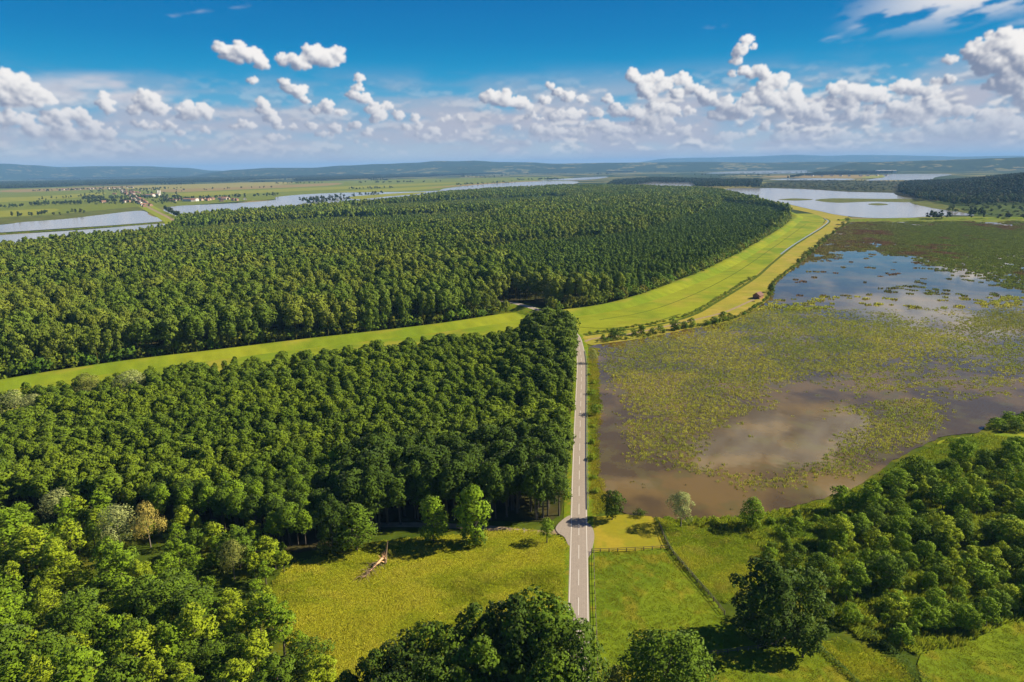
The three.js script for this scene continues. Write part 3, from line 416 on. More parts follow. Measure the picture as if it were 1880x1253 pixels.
struct('forest_floor', sheetGeo(forestPoly, 0.02, 60), woodFloor, 'shaded floor under the large forest', 'forest floor');
const youngZone = Gs([[870, 478], [960, 458], [1100, 448], [1180, 433], [1290, 398], [1330, 378], [1430, 392], [1450, 405], [1400, 441], [1330, 481], [1250, 517], [1150, 552], [1020, 548], [960, 515]]);
const lowZones = [Gs([[330, 428], [560, 411], [700, 406], [890, 396], [905, 402], [860, 425], [700, 438], [560, 446], [330, 452]]), Gs([[640, 387], [760, 378], [880, 372], [1010, 366], [1060, 372], [900, 390], [760, 397], [640, 402]]), Gs([[860, 470], [960, 455], [1100, 445], [1110, 449], [965, 462], [870, 480]])];
{
  const out = {}, put = (l, v, row) => ((out[l] ??= [[], [], [], []])[v]).push(row);
  const place = (x, z, R) => {
    if (!inView(x, z) || distLine(roadLine, x, z) < 6) return;
    const d = Math.hypot(x, z), young = inside(youngZone, x, z), low = lowZones.some((p) => inside(p, x, z)), patch = fbm(x / 90, z / 90, 301, 3), fine = R();
    let h = (young ? 15 : 26) * (0.68 + 0.5 * R()) * (0.9 + 0.2 * patch); if (low) h = 12 + 4 * R();
    const warm = sstep(0.35, 0.7, fbm(x / 45, z / 45, 307, 3)) * (young ? 0.25 : 1);
    let c = mix3([0.084, 0.148, 0.015], [0.15, 0.195, 0.024], clamp(warm * 0.7 + fine * 0.3)); if (young) c = mix3(c, [0.075, 0.142, 0.014], 0.6);
    const k = 1.08 + 0.42 * R(), l = d < 760 ? 0 : d < 1500 ? 1 : 2; put(l, R() * 4 | 0, [x, 0, z, R() * 6.28, h * (young ? 0.8 : 0.78) * (0.6 + 0.8 * R() * R() + 0.25 * patch), h, c[0] * k, c[1] * k, c[2] * k]);
  };
  const near = forestPoly.filter(() => true);
  hexFill(near, 6.6, 0.6, 9, (x, z, R) => { if (Math.hypot(x, z) < 1500 && (inside(youngZone, x, z) || R() < 0.82)) place(x, z, R); });
  hexFill(near, 7.8, 0.6, 10, (x, z, R) => { if (Math.hypot(x, z) >= 1500) place(x, z, R); });
  const lab = ['nearer rows of the large mixed forest beyond the levee', 'middle rows of the large mixed forest beyond the levee', 'farthest rows of the large mixed forest beyond the levee'];
  for (const l in out) out[l].forEach((list, v) => copies('forest_trees', LOD[l][v], massMat, list, lab[l], 'forest'));
  // low leafy edge along the levee
  const edge = []; for (const e of [edgePx, edgePx2]) for (const [x, z] of path(Gs(e), 5)) edge.push([x + (R0() - 0.5) * 5, 0, z - 3 - R0() * 4, R0() * 6.28, 7 + 5 * R0(), 8 + 7 * R0(), 0.09 + 0.06 * R0(), 0.15 + 0.06 * R0(), 0.014]);
  copies('forest_edge_shrubs', crown(6001, { ...KIND.bush, leaf: 0.09, n: 220 }).geo(), massMat, edge, 'leafy shrub fringe at the foot of the large forest', 'shrubs');
}
console.log('forest done');

// far woods: belts and scattered trees
{
  const list = [[], [], [], []], add = (x, z, h, w, c, y = 0) => list[R0() * 4 | 0].push([x, y, z, R0() * 6.28, w, h, c[0] * (0.8 + 0.4 * R0()), c[1] * (0.8 + 0.4 * R0()), c[2]]);
  const tone = [0.04, 0.068, 0.02];
  const belts = [[[[-150, 338], [120, 334], [260, 330], [420, 325], [560, 320], [560, 326], [420, 333], [250, 338], [60, 345], [-150, 352]], 26], [[[560, 320], [760, 315], [960, 311], [1100, 309], [1100, 314], [960, 318], [800, 324], [620, 331], [540, 333]], 22], [[[1090, 309], [1300, 305], [1500, 302.5], [1500, 306], [1380, 309], [1250, 313], [1120, 318]], 34],
    [[[1500, 303], [1700, 299.5], [1900, 297], [1900, 303], [1760, 306], [1600, 308], [1500, 308.5]], 40], [[[-100, 324.5], [200, 322], [500, 317], [700, 313], [700, 315.5], [480, 322], [200, 328], [-100, 331]], 70], [[[1110, 345], [1130, 335], [1200, 330], [1340, 334], [1400, 334], [1395, 345], [1330, 345], [1280, 345], [1270, 337], [1200, 336], [1160, 341]], 18], [[[1440, 330], [1500, 320], [1640, 316.5], [1640, 319], [1560, 321.5], [1470, 324]], 16]];
  belts.forEach(([p, step], i) => hexFill(Gs(p), step, 0.42, 500 + i, (x, z, R) => { if (R() < 0.86 && inView(x, z, 60)) add(x, z, 18 + 8 * R(), Math.max(20, step * 1.35) * (0.9 + 0.4 * R()), tone); }));
  { const p = []; for (let k = 0; k <= 12; k++) p.push([Math.sin(mix(0.4, 0.95, k / 12)) * 2420, -Math.cos(mix(0.4, 0.95, k / 12)) * 2420]); for (let k = 12; k >= 0; k--) p.push([Math.sin(mix(0.4, 0.95, k / 12)) * 4700, -Math.cos(mix(0.4, 0.95, k / 12)) * 4700]); hexFill(p, 17, 0.4, 520, (x, z, R) => { const h = mound(x, z); if (h > 1.2 && inView(x, z, 90)) add(x, z, 15 + 7 * R(), 23 + 6 * R(), R() < 0.25 ? [0.05, 0.075, 0.02] : [0.034, 0.056, 0.016], h - 1.5); }); }
  hexFill(Gs([[1680, 368], [1690, 352], [1760, 348], [1900, 344], [1990, 342], [1990, 376], [1900, 378], [1840, 376], [1800, 380], [1740, 377], [1705, 370]]), 13, 0.4, 521, (x, z, R) => { if (R() < 0.75) add(x, z, 13 + 9 * R(), 17 + 6 * R(), R() < 0.4 ? [0.09, 0.12, 0.035] : [0.055, 0.09, 0.02]); });
  hexFill(Gs([[1720, 385], [1800, 378], [1990, 376], [1990, 400], [1790, 398]]), 26, 0.45, 522, (x, z, R) => { if (R() < 0.55) add(x, z, 4 + 7 * R(), 12 + 8 * R(), [0.075, 0.12, 0.02]); });
  hexFill(Gs([[1395, 346], [1410, 336], [1480, 331], [1600, 333], [1680, 334], [1660, 345], [1640, 352], [1560, 352], [1480, 347]]), 26, 0.5, 523, (x, z, R) => { if (fbm(x / 160, z / 60, 61, 3) > 0.47 && R() < 0.75) add(x, z, 3 + 7 * R() * R(), 16 + 10 * R(), R() < 0.3 ? [0.07, 0.085, 0.025] : [0.036, 0.058, 0.018]); });
  const lines = [[[55, 378], [150, 375], 40], [[-60, 384], [40, 381], 16], [[150, 366], [330, 364], 60], [[160, 372], [240, 371], 40], [[300, 370], [440, 363], 40], [[430, 363], [510, 360], 12], [[545, 372], [620, 364], 24], [[560, 376], [640, 368], 20], [[300, 386], [330, 402], 22], [[585, 366], [700, 358], 18], [[640, 349], [740, 345], 14], [[835, 341], [945, 336], 22], [[180, 352], [330, 347], 30], [[60, 352], [240, 346], 34], [[1310, 322], [1500, 317], 40], [[1500, 317], [1610, 315], 30], [[1300, 326], [1420, 323], 20], [[1700, 403], [1880, 402], 12], [[1775, 396], [1800, 396], 5], [[20, 400], [160, 392], 10], [[70, 368], [170, 362], 9], [[320, 352], [520, 344], 9]];
  for (let k = 0; k < 110; k++) { const px = R0() * 1900, hy = 319 - 0.0143 * px, [cx, cz] = G(px, hy + 9 + R0() * R0() * 22), n = 8 + R0() * 26 | 0, len = 60 + R0() * 260; if (px > 1640 || lakes.some(([p]) => inside(p, ...toPx(cx, 0, cz)))) continue; for (let q = 0; q < n; q++) add(cx + (R0() - 0.5) * len * 2, cz + (R0() - 0.5) * 90, 12 + 9 * R0(), 20 + 10 * R0(), tone); }
  for (let k = 0; k < 190; k++) { const [x, z] = G(150 + R0() * 175, 347 + R0() * 30); add(x, z, 8 + 9 * R0(), 11 + 7 * R0(), R0() < 0.3 ? [0.07, 0.1, 0.02] : tone); }
  for (const [a, b, n] of lines) for (let k = 0; k < n * 1.6; k++) { const t = R0(), [x, z] = G(mix(a[0], b[0], t) + R0() * 3, mix(a[1], b[1], t) + (R0() - 0.5) * 2); add(x, z, 9 + 11 * R0(), 13 + 9 * R0(), R0() < 0.3 ? [0.07, 0.10, 0.02] : tone); }
  list.forEach((l, v) => copies('far_woods', LOD[2][v], massMat, l, 'far woods, tree belts and hedges of the plain', 'woods'));
}

// trees that stand apart
const solo = [
  ['broadleaf_tree', 'oak', 'dark', 1124, 955, 12, 'round dark tree by the road casting its shadow across the asphalt', 0.85, 1],
  ['willow_tree', 'willow', 'pale', 1250, 968, 13, 'pale grey-green willow on the near shore of the marsh pond', 0.9, 0],
  ['slender_tree', 'tall', 'bright', 1380, 970, 11.5, 'slender bright green tree on the near shore of the pond', 1.15, 2],
  ['broadleaf_tree', 'oak', 'bright', 1543, 944, 11, 'round bright green tree at the shore beside the woodland', 1.05, 3],
  ['large_broadleaf_tree', 'big', 'deep', 1405, 1178, 24.5, 'very large dark spreading tree casting shade on the pasture', 1.02, 0],
  ['large_broadleaf_tree', 'oak', 'dark', 1465, 1150, 18, 'dark tree tucked against the very large spreading tree', 0.9, 2],
  ['broadleaf_tree', 'oak', 'dark', 1474, 1208, 12.5, 'small dark tree below the very large spreading tree', 0.95, 3],
  ['large_broadleaf_tree', 'big', 'mid', 1222, 1300, 20.5, 'large round tree at the bottom edge of the pasture', 1.05, 2],
  ['broadleaf_tree', 'oak', 'bright', 1262, 1310, 12, 'lighter green tree before the large round tree at the bottom', 1.0, 1],
  ['shrub', 'bush', 'olive', 1130, 1262, 5.5, 'olive shrub by the fence at the bottom edge', 1, 0],
  ['shrub', 'bush', 'lime', 1312, 965, 3.4, 'low yellow-green bush on the near pond shore', 1, 1],
  ['shrub', 'bush', 'dark', 1175, 948, 2.6, 'low dark bush at the edge of the short lawn', 1.4, 2],
  ['broadleaf_tree', 'young', 'bright', 1004, 998, 9.5, 'single small bright tree at the meadow corner by the lay-by', 0.95, 1],
  ['slender_tree', 'tall', 'bright', 796, 997, 17, 'tall bright green tree at the top of the hay meadow', 1.05, 1],
  ['slender_tree', 'tall', 'bright', 872, 1000, 22, 'tallest bright green tree at the top of the hay meadow', 1.1, 0],
  ['large_broadleaf_tree', 'big', 'deep', 612, 1018, 21, 'big dark tree at the upper left corner of the hay meadow', 0.7, 3],
  ['broadleaf_tree', 'tall', 'mid', 655, 1012, 17, 'mid green tree leaning over the hay meadow beside the big dark one', 1.3, 2],
  ['willow_tree', 'willow', 'pale', 222, 1008, 15, 'big pale willow in the thicket on the left', 1.05, 1],
  ['willow_tree', 'willow', 'straw', 276, 1004, 15.5, 'straw-coloured willow beside the big pale willow', 0.7, 2],
  ['willow_tree', 'willow', 'pale', 115, 962, 13, 'pale round willow above the thicket at far left', 1.1, 3],
  ['willow_tree', 'willow', 'olive', 430, 1062, 13, 'olive-grey willow standing alone in the thicket near the meadow', 0.8, 0],
  ['willow_tree', 'willow', 'pale', 35, 776, 16, 'pale willow beside the levee at the left edge', 1.1, 2], ['willow_tree', 'willow', 'pale', 66, 772, 14, 'second smaller pale willow beside the levee at left', 1.1, 0],
  ['willow_tree', 'willow', 'olive', 165, 744, 17, 'grey-green willow on the levee side of the near wood', 1, 1], ['willow_tree', 'willow', 'pale', 247, 736, 17, 'broad pale willow where the levee meets the near wood', 1.3, 3],
  ['willow_tree', 'willow', 'olive', 1010, 566, 21, 'large grey-olive tree at the forest edge by the road crossing', 0.95, 1], ['willow_tree', 'willow', 'olive', 902, 572, 12, 'grey-green bushy tree left of the road where it enters the forest', 0.9, 0],
  ['willow_tree', 'willow', 'pale', 1088, 668, 9, 'grey-green willow on the verge at the top of the road', 0.75, 2],
  ['shrub', 'bush', 'bright', 1094, 762, 6, 'leafy bush on the verge between road and pond', 0.9, 2],
  ['shrub', 'bush', 'dark', 1417, 537, 9, 'dark bush beside the brick hut', 0.8, 1],
];
const soloAt = solo.map(([, , , x, y, h]) => [...G(x, y), h]), blocked = (x, z) => soloAt.some(([sx, sz, h]) => Math.hypot(x - sx, z - sz) < h * 0.42 || (z > sz && z - sz < h * 1.15 && Math.abs(x - sx) < h * 0.4));
// ------------------------------------------------------------------ the near wood and the thickets: single trees near the camera, the rest as a mass
const nearPx = [[-200, 800], [0, 768], [130, 738], [250, 722], [420, 702], [620, 675], [800, 655], [930, 640], [990, 629], [1034, 630], [1052, 652], [1051, 720], [1046, 800], [1040, 880], [1030, 945], [1010, 958], [930, 958], [840, 956], [760, 960], [690, 976], [620, 1002], [545, 1016], [470, 995], [400, 975], [300, 965], [180, 955], [60, 950], [-200, 950]];
const nearPoly = Gs(nearPx), individuals = [];
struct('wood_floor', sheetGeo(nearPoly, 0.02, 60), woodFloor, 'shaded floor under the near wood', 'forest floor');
hexFill(nearPoly, 4.4, 0.6, 12, (x, z, R) => {
  if (!inView(x, z, 200) || distLine(roadLine, x, z) < 6.5 || blocked(x, z)) return;
  const [px, py] = toPx(x, 0, z), old = sstep(560, 700, px) * sstep(780, 900, py), tall = Math.max(old, sstep(900, 980, px) * (1 - sstep(700, 820, py)));
  const corner = sstep(955, 1000, px) * (1 - sstep(660, 720, py)), h = (mix(14, 20, tall) + 5 * corner) * (0.66 + 0.4 * R() + 0.2 * fbm(x / 16, z / 16, 407, 3)), warm = fbm(x / 22, z / 22, 401, 3);
  let c = mix3([0.09, 0.165, 0.011], [0.165, 0.25, 0.013], clamp(sstep(0.3, 0.7, warm) * 0.6 + R() * 0.45)); c = mix3(c, [0.07, 0.125, 0.012], tall * 0.75);
  individuals.push({ x, z, h, c, d: Math.hypot(x, z), s: 0.66 + 0.75 * R() * R() + 0.2 * R(), t: R() * 6.28, v: R() * 4 | 0, tall });
});
individuals.sort((a, b) => a.d - b.d);
const nearTones = [['deep', 'dark green'], ['dark', 'green'], ['mid', 'fresh green'], ['bright', 'light green']];
individuals.slice(0, 290).forEach((q) => { const k = q.tall > 0.5 ? (q.v < 2 ? 0 : 1) : 1 + (q.v % 3); tree('woodland_tree', 'forest', nearTones[k][0], 0, 0, q.h, nearTones[k][1] + ' broadleaf tree in the front rows of the near wood', nearTones[k][1] + ' trees of the near wood', { world: [q.x, q.z], fat: q.s * 0.98, v: q.v, turn: q.t }); });
{ const l = [[], [], [], []]; for (const q of individuals.slice(290)) l[q.v].push([q.x, 0, q.z, q.t, q.h * q.s * 0.92, q.h, q.c[0], q.c[1], q.c[2]]); l.forEach((list, v) => copies('near_wood_trees', LOD[0][v], massMat, list, 'dense young trees filling the near wood behind its front rows', 'wood')); }
const scatter = (px, step, seed, hmin, hmax, kinds, groupName, where) => hexFill(Gs(px), step, 0.4, seed, (x, z, R) => {
  if (!inView(x, z, 160) || distLine(roadLine, x, z) < 7 || blocked(x, z)) return;
  let t = R(), k = 0; while (k < kinds.length - 1 && (t -= kinds[k][3]) > 0) k++;
  const [name, kind, tone, , word] = kinds[k], f = 0.75 + 0.5 * fbm(x / 20, z / 20, seed, 2); tree(name, kind, tone, 0, 0, mix(hmin, hmax, R() * R()) * f * (kind === 'bush' ? 0.55 : 1) * 1.15, word + ' ' + where, word + ' of ' + groupName, { world: [x, z], fat: 0.9 + 0.35 * R(), v: R() * 4 | 0, turn: R() * 6.28 });
});
scatter([[-160, 955], [60, 958], [180, 962], [300, 975], [430, 990], [520, 1010], [535, 1050], [505, 1090], [495, 1160], [560, 1215], [640, 1270], [680, 1330], [600, 1400], [-160, 1400]], 6.2, 610, 7, 15, [['young_tree', 'young', 'bright', 0.36, 'light green feathery young tree'], ['young_tree', 'young', 'lime', 0.26, 'yellow-green young tree'], ['broadleaf_tree', 'oak', 'mid', 0.12, 'mid green broadleaf tree'], ['shrub', 'bush', 'bright', 0.2, 'light green shrub']], 'the lower-left thicket', 'in the thicket left of the hay meadow');
scatter([[1535, 960], [1600, 905], [1680, 880], [1760, 855], [1900, 835], [2060, 850], [2060, 1120], [1900, 1125], [1830, 1150], [1760, 1180], [1690, 1200], [1620, 1190], [1560, 1150], [1500, 1110], [1490, 1040]], 6.0, 620, 5, 12.5, [['broadleaf_tree', 'oak', 'mid', 0.13, 'mid green round tree'], ['broadleaf_tree', 'oak', 'bright', 0.16, 'light green round tree'], ['broadleaf_tree', 'oak', 'lime', 0.07, 'yellow-green round tree'], ['young_tree', 'young', 'bright', 0.13, 'feathery light green young tree'], ['young_tree', 'young', 'lime', 0.1, 'feathery yellow-green young tree'], ['shrub', 'bush', 'lime', 0.21, 'yellow-green shrub'], ['shrub', 'bush', 'bright', 0.2, 'light green shrub']], 'the right-hand woodland', 'in the woodland below the marsh pond');
scatter([[1390, 965], [1460, 950], [1530, 945], [1535, 990], [1490, 1060], [1420, 1045], [1400, 1000]], 5.2, 630, 4, 8, [['shrub', 'bush', 'bright', 0.6, 'bright low shrub'], ['shrub', 'bush', 'mid', 0.4, 'green low shrub']], 'the shore thicket', 'on the weedy shore between meadow and woodland');
scatter([[1815, 800], [1825, 775], [1900, 760], [1990, 750], [1990, 795], [1890, 797]], 6.5, 640, 6, 11, [['shrub', 'bush', 'dark', 0.5, 'dark green shore bush'], ['shrub', 'bush', 'bright', 0.5, 'light green shore bush']], 'the far right shore', 'on the pond shore at the right edge');

for (const [n, k, tone, x, y, h, label, fat, v] of solo) tree(n, k, tone, x, y, h, label, null, { fat, v, turn: x % 6.28 });
[[695, 1330, 20], [755, 1318, 22], [815, 1308, 24], [880, 1305, 27], [940, 1300, 30], [1000, 1305, 31], [1028, 1340, 29], [960, 1350, 27], [880, 1360, 26], [800, 1370, 23], [720, 1390, 21], [1022, 1395, 25], [640, 1330, 14]].forEach(([x, y, h], i) => tree('large_broadleaf_tree', 'big', i % 3 === 1 ? 'deep' : i % 3 === 2 ? 'mid' : 'dark', x, y, h, 'tall oak in the dark clump at the bottom of the hay meadow', 'oaks of the clump at the bottom edge', { fat: 0.72 + 0.06 * (i % 3), v: i, turn: i * 1.7 }));
{ const row = [[1108, 625], [1122, 622], [1136, 621], [1163, 616], [1178, 615], [1198, 613], [1212, 611], [1240, 606], [1256, 603], [1270, 601], [1298, 598], [1312, 595], [1328, 590], [1338, 587]]; row.forEach(([x, y], i) => tree('shrub', 'bush', i % 3 ? 'mid' : 'bright', x, y, 4.5 + (i * 37 % 5) * 0.9, nth[i] + ' round shrub from the road in the row along the lower marsh bank', 'shrubs along the lower marsh bank', { fat: 0.9 + (i % 3) * 0.15, v: i, turn: i })); }
{ const row = [[1466, 484], [1474, 477], [1482, 471], [1489, 465], [1497, 458], [1504, 451], [1511, 446], [1518, 440], [1530, 430], [1548, 414], [1556, 407]]; row.forEach(([x, y], i) => tree('shrub', 'bush', i % 2 ? 'olive' : 'mid', x, y, 6.5 + (i * 53 % 4), nth[i] + ' grey-green shrub from the hut in the row along the upper marsh bank', 'shrubs along the upper marsh bank', { v: i, turn: i })); }
[[1082, 690], [1088, 705], [1086, 725], [1088, 785], [1087, 815], [1088, 845], [1090, 880], [1094, 905]].forEach(([x, y], i) => tree('shrub', 'bush', i % 2 ? 'lime' : 'bright', x, y, 1.7 + (i % 3) * 0.5, nth[i] + ' low weedy bush from the far end of the strip between guardrail and pond', 'weedy bushes along the guardrail', { fat: 1.5, v: i, turn: i }));
[[520, 615], [575, 610], [640, 607], [700, 600], [742, 592], [860, 585]].forEach(([x, y], i) => tree('willow_tree', 'willow', i % 2 ? 'olive' : 'mid', x, y, 9 + (i % 3) * 2, nth[i] + ' rounded grey-green tree from the left at the forest foot above the levee', 'rounded trees at the forest foot', { v: i, turn: i }));
{ const list = [[], []], bank = path(Gs([[1100, 629], [1180, 619], [1270, 601], [1340, 588], [1385, 566], [1410, 548], [1422, 520], [1462, 488], [1502, 453], [1532, 428], [1560, 409]]), 2.2), ditch = path(Gs([[1075, 614], [1120, 607], [1190, 597], [1240, 586], [1276, 573], [1302, 558], [1345, 533], [1384, 508]]), 2.4);
  for (const [x, z] of bank) if (R0() < 0.8) list[R0() * 2 | 0].push([x + (R0() - 0.5) * 3, 0, z + (R0() - 0.5) * 3, R0() * 6.28, 1.6 + 2 * R0(), 1 + 2.6 * R0() * R0() + 0.4, 0.11 + 0.08 * R0(), 0.17 + 0.08 * R0(), 0.02]);
  for (const [x, z] of ditch) list[R0() * 2 | 0].push([x + (R0() - 0.5) * 4, 0, z + (R0() - 0.5) * 4, R0() * 6.28, 1.8 + 2 * R0(), 0.8 + 1.2 * R0(), 0.14 + 0.08 * R0(), 0.22 + 0.08 * R0(), 0.018]);
  list.forEach((l, i) => copies('bank_weeds', crown(6010 + i, { ...KIND.bush, leaf: 0.12, n: 120 }).geo(), massMat, l, 'low weeds lining the marsh bank and the ditch', 'weeds')); }
console.log('trees done');

// ------------------------------------------------------------------ grass and marsh plants
function tuftPatch(seed, size, n, h, w, spread = 1) {
  const R = rng(seed), F = new Faces();
  for (let k = 0; k < n; k++) { const r = Math.sqrt(R()) * size * 0.5, a = R() * 6.283, x = Math.cos(a) * r * spread, z = Math.sin(a) * r, hh = h * (0.5 + 0.8 * R()), v = 0.86 + 0.28 * R(), y = R() * 0.15, t = [v * (1 + y), v, v * (1 - y)]; for (let j = 0; j < 3; j++) { const b = R() * 6.283, q = w * (0.6 + 0.8 * R()), lx = (0.35 + 0.5 * R()) * hh * (R() < 0.75 ? 1 : -1), lz = (R() - 0.5) * hh * 0.7, o = F.p.length / 3, nx = Math.cos(b) * 0.4, nz = Math.sin(b) * 0.4; F.p.push(x - Math.sin(b) * q, 0, z + Math.cos(b) * q, x + Math.sin(b) * q, 0, z - Math.cos(b) * q, x + lx, hh, z + lz); for (let e = 0; e < 3; e++) { F.n.push(nx * 0.9, 0.9, nz * 0.9); F.c.push(...t); } F.i.push(o, o + 1, o + 2); } }
  return F.geo();
}
const tuftMat = new THREE.MeshPhysicalMaterial({ roughness: 1, specularIntensity: 0.2, vertexColors: true, transmission: 0.25, thickness: 0, side: THREE.DoubleSide });
function turf(name, ring, step, seed, geos, a, b, c, y, label, skip) {
  const out = geos.map(() => []);
  hexFill(ring, step, 0.45, seed, (x, z, R) => { if (!inView(x, z, 60) || (skip && skip(x, z))) return; const n = fbm(x / 14, z / 9, seed, 4), m = fbm(x / 4, z / 2.2, seed + 7, 3); let k = mix3(a, b, sstep(0.34, 0.66, n)); k = mix3(k, c, sstep(0.5, 0.72, m) * 0.5); out[R() * geos.length | 0].push([x, y, z, (R() - 0.5) * 0.9 + (n - 0.5) * 4, 0.8 + 0.5 * R(), (0.6 + 0.8 * R()) * (0.6 + 0.8 * m), ...k]); });
  out.forEach((l, i) => copies(name, geos[i], tuftMat, l, label, 'grass'));
}
const tallTuft = [0, 1, 2].map((i) => tuftPatch(700 + i, 3, 90, 0.34, 0.08)), shortTuft = [0, 1, 2].map((i) => tuftPatch(710 + i, 3, 90, 0.11, 0.06));
turf('hay_grass', clearing.ring, 1.35, 801, tallTuft, [0.46, 0.575, 0.03], [0.60, 0.65, 0.045], [0.72, 0.72, 0.10], 0.02, 'tall wind-blown grass of the hay meadow left of the road', (x, z) => distLine(roadLine, x, z) < 4.5);
turf('tussock_grass', roughR.ring, 1.4, 802, tallTuft, [0.30, 0.44, 0.022], [0.44, 0.52, 0.03], [0.60, 0.58, 0.10], 0.04, 'tall tufted grass between diagonal fence and thicket');
turf('pasture_grass', pasture.ring, 1.7, 803, shortTuft, [0.19, 0.28, 0.012], [0.28, 0.35, 0.015], [0.38, 0.37, 0.02], 0.07, 'short bright grass of the fenced pasture', (x, z) => distLine(roadLine, x, z) < 5);
turf('paddock_grass', fieldR1.ring, 1.7, 804, shortTuft, [0.19, 0.28, 0.012], [0.28, 0.35, 0.015], [0.38, 0.37, 0.02], 0.08, 'short grass of the paddock at the bottom right');
turf('strip_grass', fieldR2.ring, 1.5, 805, tallTuft, [0.28, 0.42, 0.02], [0.42, 0.50, 0.025], [0.54, 0.52, 0.05], 0.06, 'longer grass of the strip between two hedge lines');
turf('corner_grass', fieldR3.ring, 1.8, 806, shortTuft, [0.19, 0.28, 0.012], [0.28, 0.35, 0.015], [0.38, 0.37, 0.02], 0.09, 'grass of the sunlit meadow in the bottom right corner');
turf('verge_grass', Gs([[1083, 640], [1096, 640], [1099, 700], [1102, 760], [1097, 800], [1098, 870], [1110, 905], [1120, 935], [1086, 950], [1083, 900], [1081, 760], [1079, 680]]), 1.7, 807, tallTuft, [0.24, 0.34, 0.018], [0.38, 0.41, 0.024], [0.46, 0.39, 0.04], 0.0, 'weedy grass strip between guardrail and pond', (x, z) => distLine(roadLine, x, z) < 4.2);
turf('shore_weeds', Gs([[1205, 950], [1260, 958], [1380, 950], [1460, 935], [1540, 920], [1600, 885], [1660, 850], [1740, 812], [1810, 800], [1990, 830], [1990, 1110], [1900, 1125], [1830, 1150], [1760, 1182], [1690, 1200], [1620, 1190], [1560, 1160], [1500, 1120], [1450, 1090], [1400, 1010], [1370, 978], [1260, 965]]), 1.9, 808, [tuftPatch(720, 3, 50, 0.9, 0.2), tuftPatch(721, 3, 50, 0.9, 0.2)], [0.18, 0.32, 0.016], [0.28, 0.39, 0.02], [0.42, 0.46, 0.03], 0, 'rank weeds and reeds along the near pond shore');
{
  const dens = (px, py) => {
    let d = 0; const P = (l) => inside(l, px, py);
    if (P([[1105, 650], [1200, 622], [1300, 602], [1400, 556], [1500, 566], [1600, 582], [1700, 602], [1800, 618], [2200, 640], [2200, 690], [1880, 705], [1760, 742], [1720, 790], [1640, 835], [1560, 866], [1440, 888], [1350, 890], [1290, 874], [1200, 856], [1140, 840], [1165, 790], [1140, 720]])) d = 0.8;
    if (P([[1650, 655], [2200, 640], [2200, 700], [1760, 742], [1620, 745], [1560, 700]])) d = 0.45;
    if (P([[1275, 850], [1300, 785], [1380, 748], [1500, 744], [1570, 772], [1540, 828], [1450, 862], [1340, 872]])) d = 0.06;
    if (P([[1400, 700], [1560, 690], [1600, 745], [1480, 748], [1380, 744]])) d = 0.3;
    if (P([[1420, 545], [1440, 515], [1480, 488], [1540, 462], [1612, 448], [1650, 470], [1700, 482], [1800, 500], [1900, 540], [2200, 560], [2200, 585], [1880, 582], [1700, 585], [1560, 568], [1460, 560]])) d = Math.max(0.05, py > 545 ? 0.2 : 0.05);
    if (P([[1740, 592], [1880, 572], [2200, 570], [2200, 615], [1800, 610]])) d = 0.95;
    if (P([[1548, 412], [2200, 404], [2200, 552], [1880, 530], [1740, 492], [1660, 475], [1620, 452], [1540, 462], [1480, 488], [1500, 460]])) d = py < 440 ? 0.9 : py < 475 ? 0.76 : 0.62;
    if (P([[1680, 560], [1880, 555], [2200, 560], [2200, 575], [1750, 585]])) d = Math.max(d, 0.35);
    return d;
  };
  const nearG = [0, 1, 2].map((i) => tuftPatch(730 + i, 1.7, 9, 0.5, 0.1)), farG = [0, 1].map((i) => tuftPatch(740 + i, 5, 22, 0.9, 0.42)), ln = [[], [], []], lf = [[], []];
  const put = (x, z, R, far) => {
    const [px, py] = toPx(x, 0, z); if (px > 2050 || py > 960) return;
    const wob = far ? 70 : 46, d = dens(px + (fbm(x / 30, z / 30, 111, 4) - 0.5) * wob * 1.6 + (R() + R() - 1) * 26, py + (fbm(x / 30 + 9, z / 30, 113, 4) - 0.5) * wob * (far ? 0.55 : 0.8) + (R() + R() - 1) * (far ? 8 : 16)); if (!d) { if (px < 1400 && R() < 0.012) ln[0].push([x, 0.04, z, R() * 6.28, 0.7, 0.7, 0.2, 0.22, 0.03]); return; }
    const n = 0.36 * fbm(x / 30 + 40, z / 20, 91, 4) + 0.38 * fbm(x / 9, z / 3.4, 95, 3) + 0.26 * R(); if (n < 0.505 + (0.5 - d) * 0.46) return;
    const w = 0.6 * fbm(x / 70, z / 90, 97, 4) + 0.4 * fbm(x / 14, z / 20, 99, 3), up = far ? sstep(1500, 1720, px) : 0; let c = mix3([0.34, 0.46, 0.055], [0.54, 0.60, 0.08], sstep(0.35, 0.65, w)); if (far && py < 545) c = mix3(mix3([0.20, 0.125, 0.06], [0.24, 0.22, 0.06], sstep(0.44, 0.58, w)), [0.16, 0.24, 0.03], (0.25 + 0.75 * up) * sstep(0.4, 0.56, w + 0.1 * up)); if (d > 0.9) c = mix3(c, [0.18, 0.26, 0.025], 0.5);
    const k = 0.75 + 0.5 * R(); (far ? lf[R() * 2 | 0] : ln[R() * 3 | 0]).push([x, 0.04, z, R() * 6.28, 0.7 + 0.7 * R(), 0.6 + 0.8 * R(), c[0] * k, c[1] * k, c[2] * k]);
  };
  hexFill(marsh.ring, 1.7, 0.45, 820, (x, z, R) => { if (-z < 560) put(x, z, R, false); });
  hexFill(marsh.ring, 3.8, 0.45, 821, (x, z, R) => { if (-z >= 560) put(x, z, R, true); });
  ln.forEach((l, i) => copies('water_plants', nearG[i], tuftMat, l, 'olive water plants standing in the shallow marsh pond', 'water plants'));
  lf.forEach((l, i) => copies('marsh_plants', farG[i], tuftMat, l, 'brown and green marsh plants at the far end of the pond', 'marsh plants'));
}
console.log('grass done');

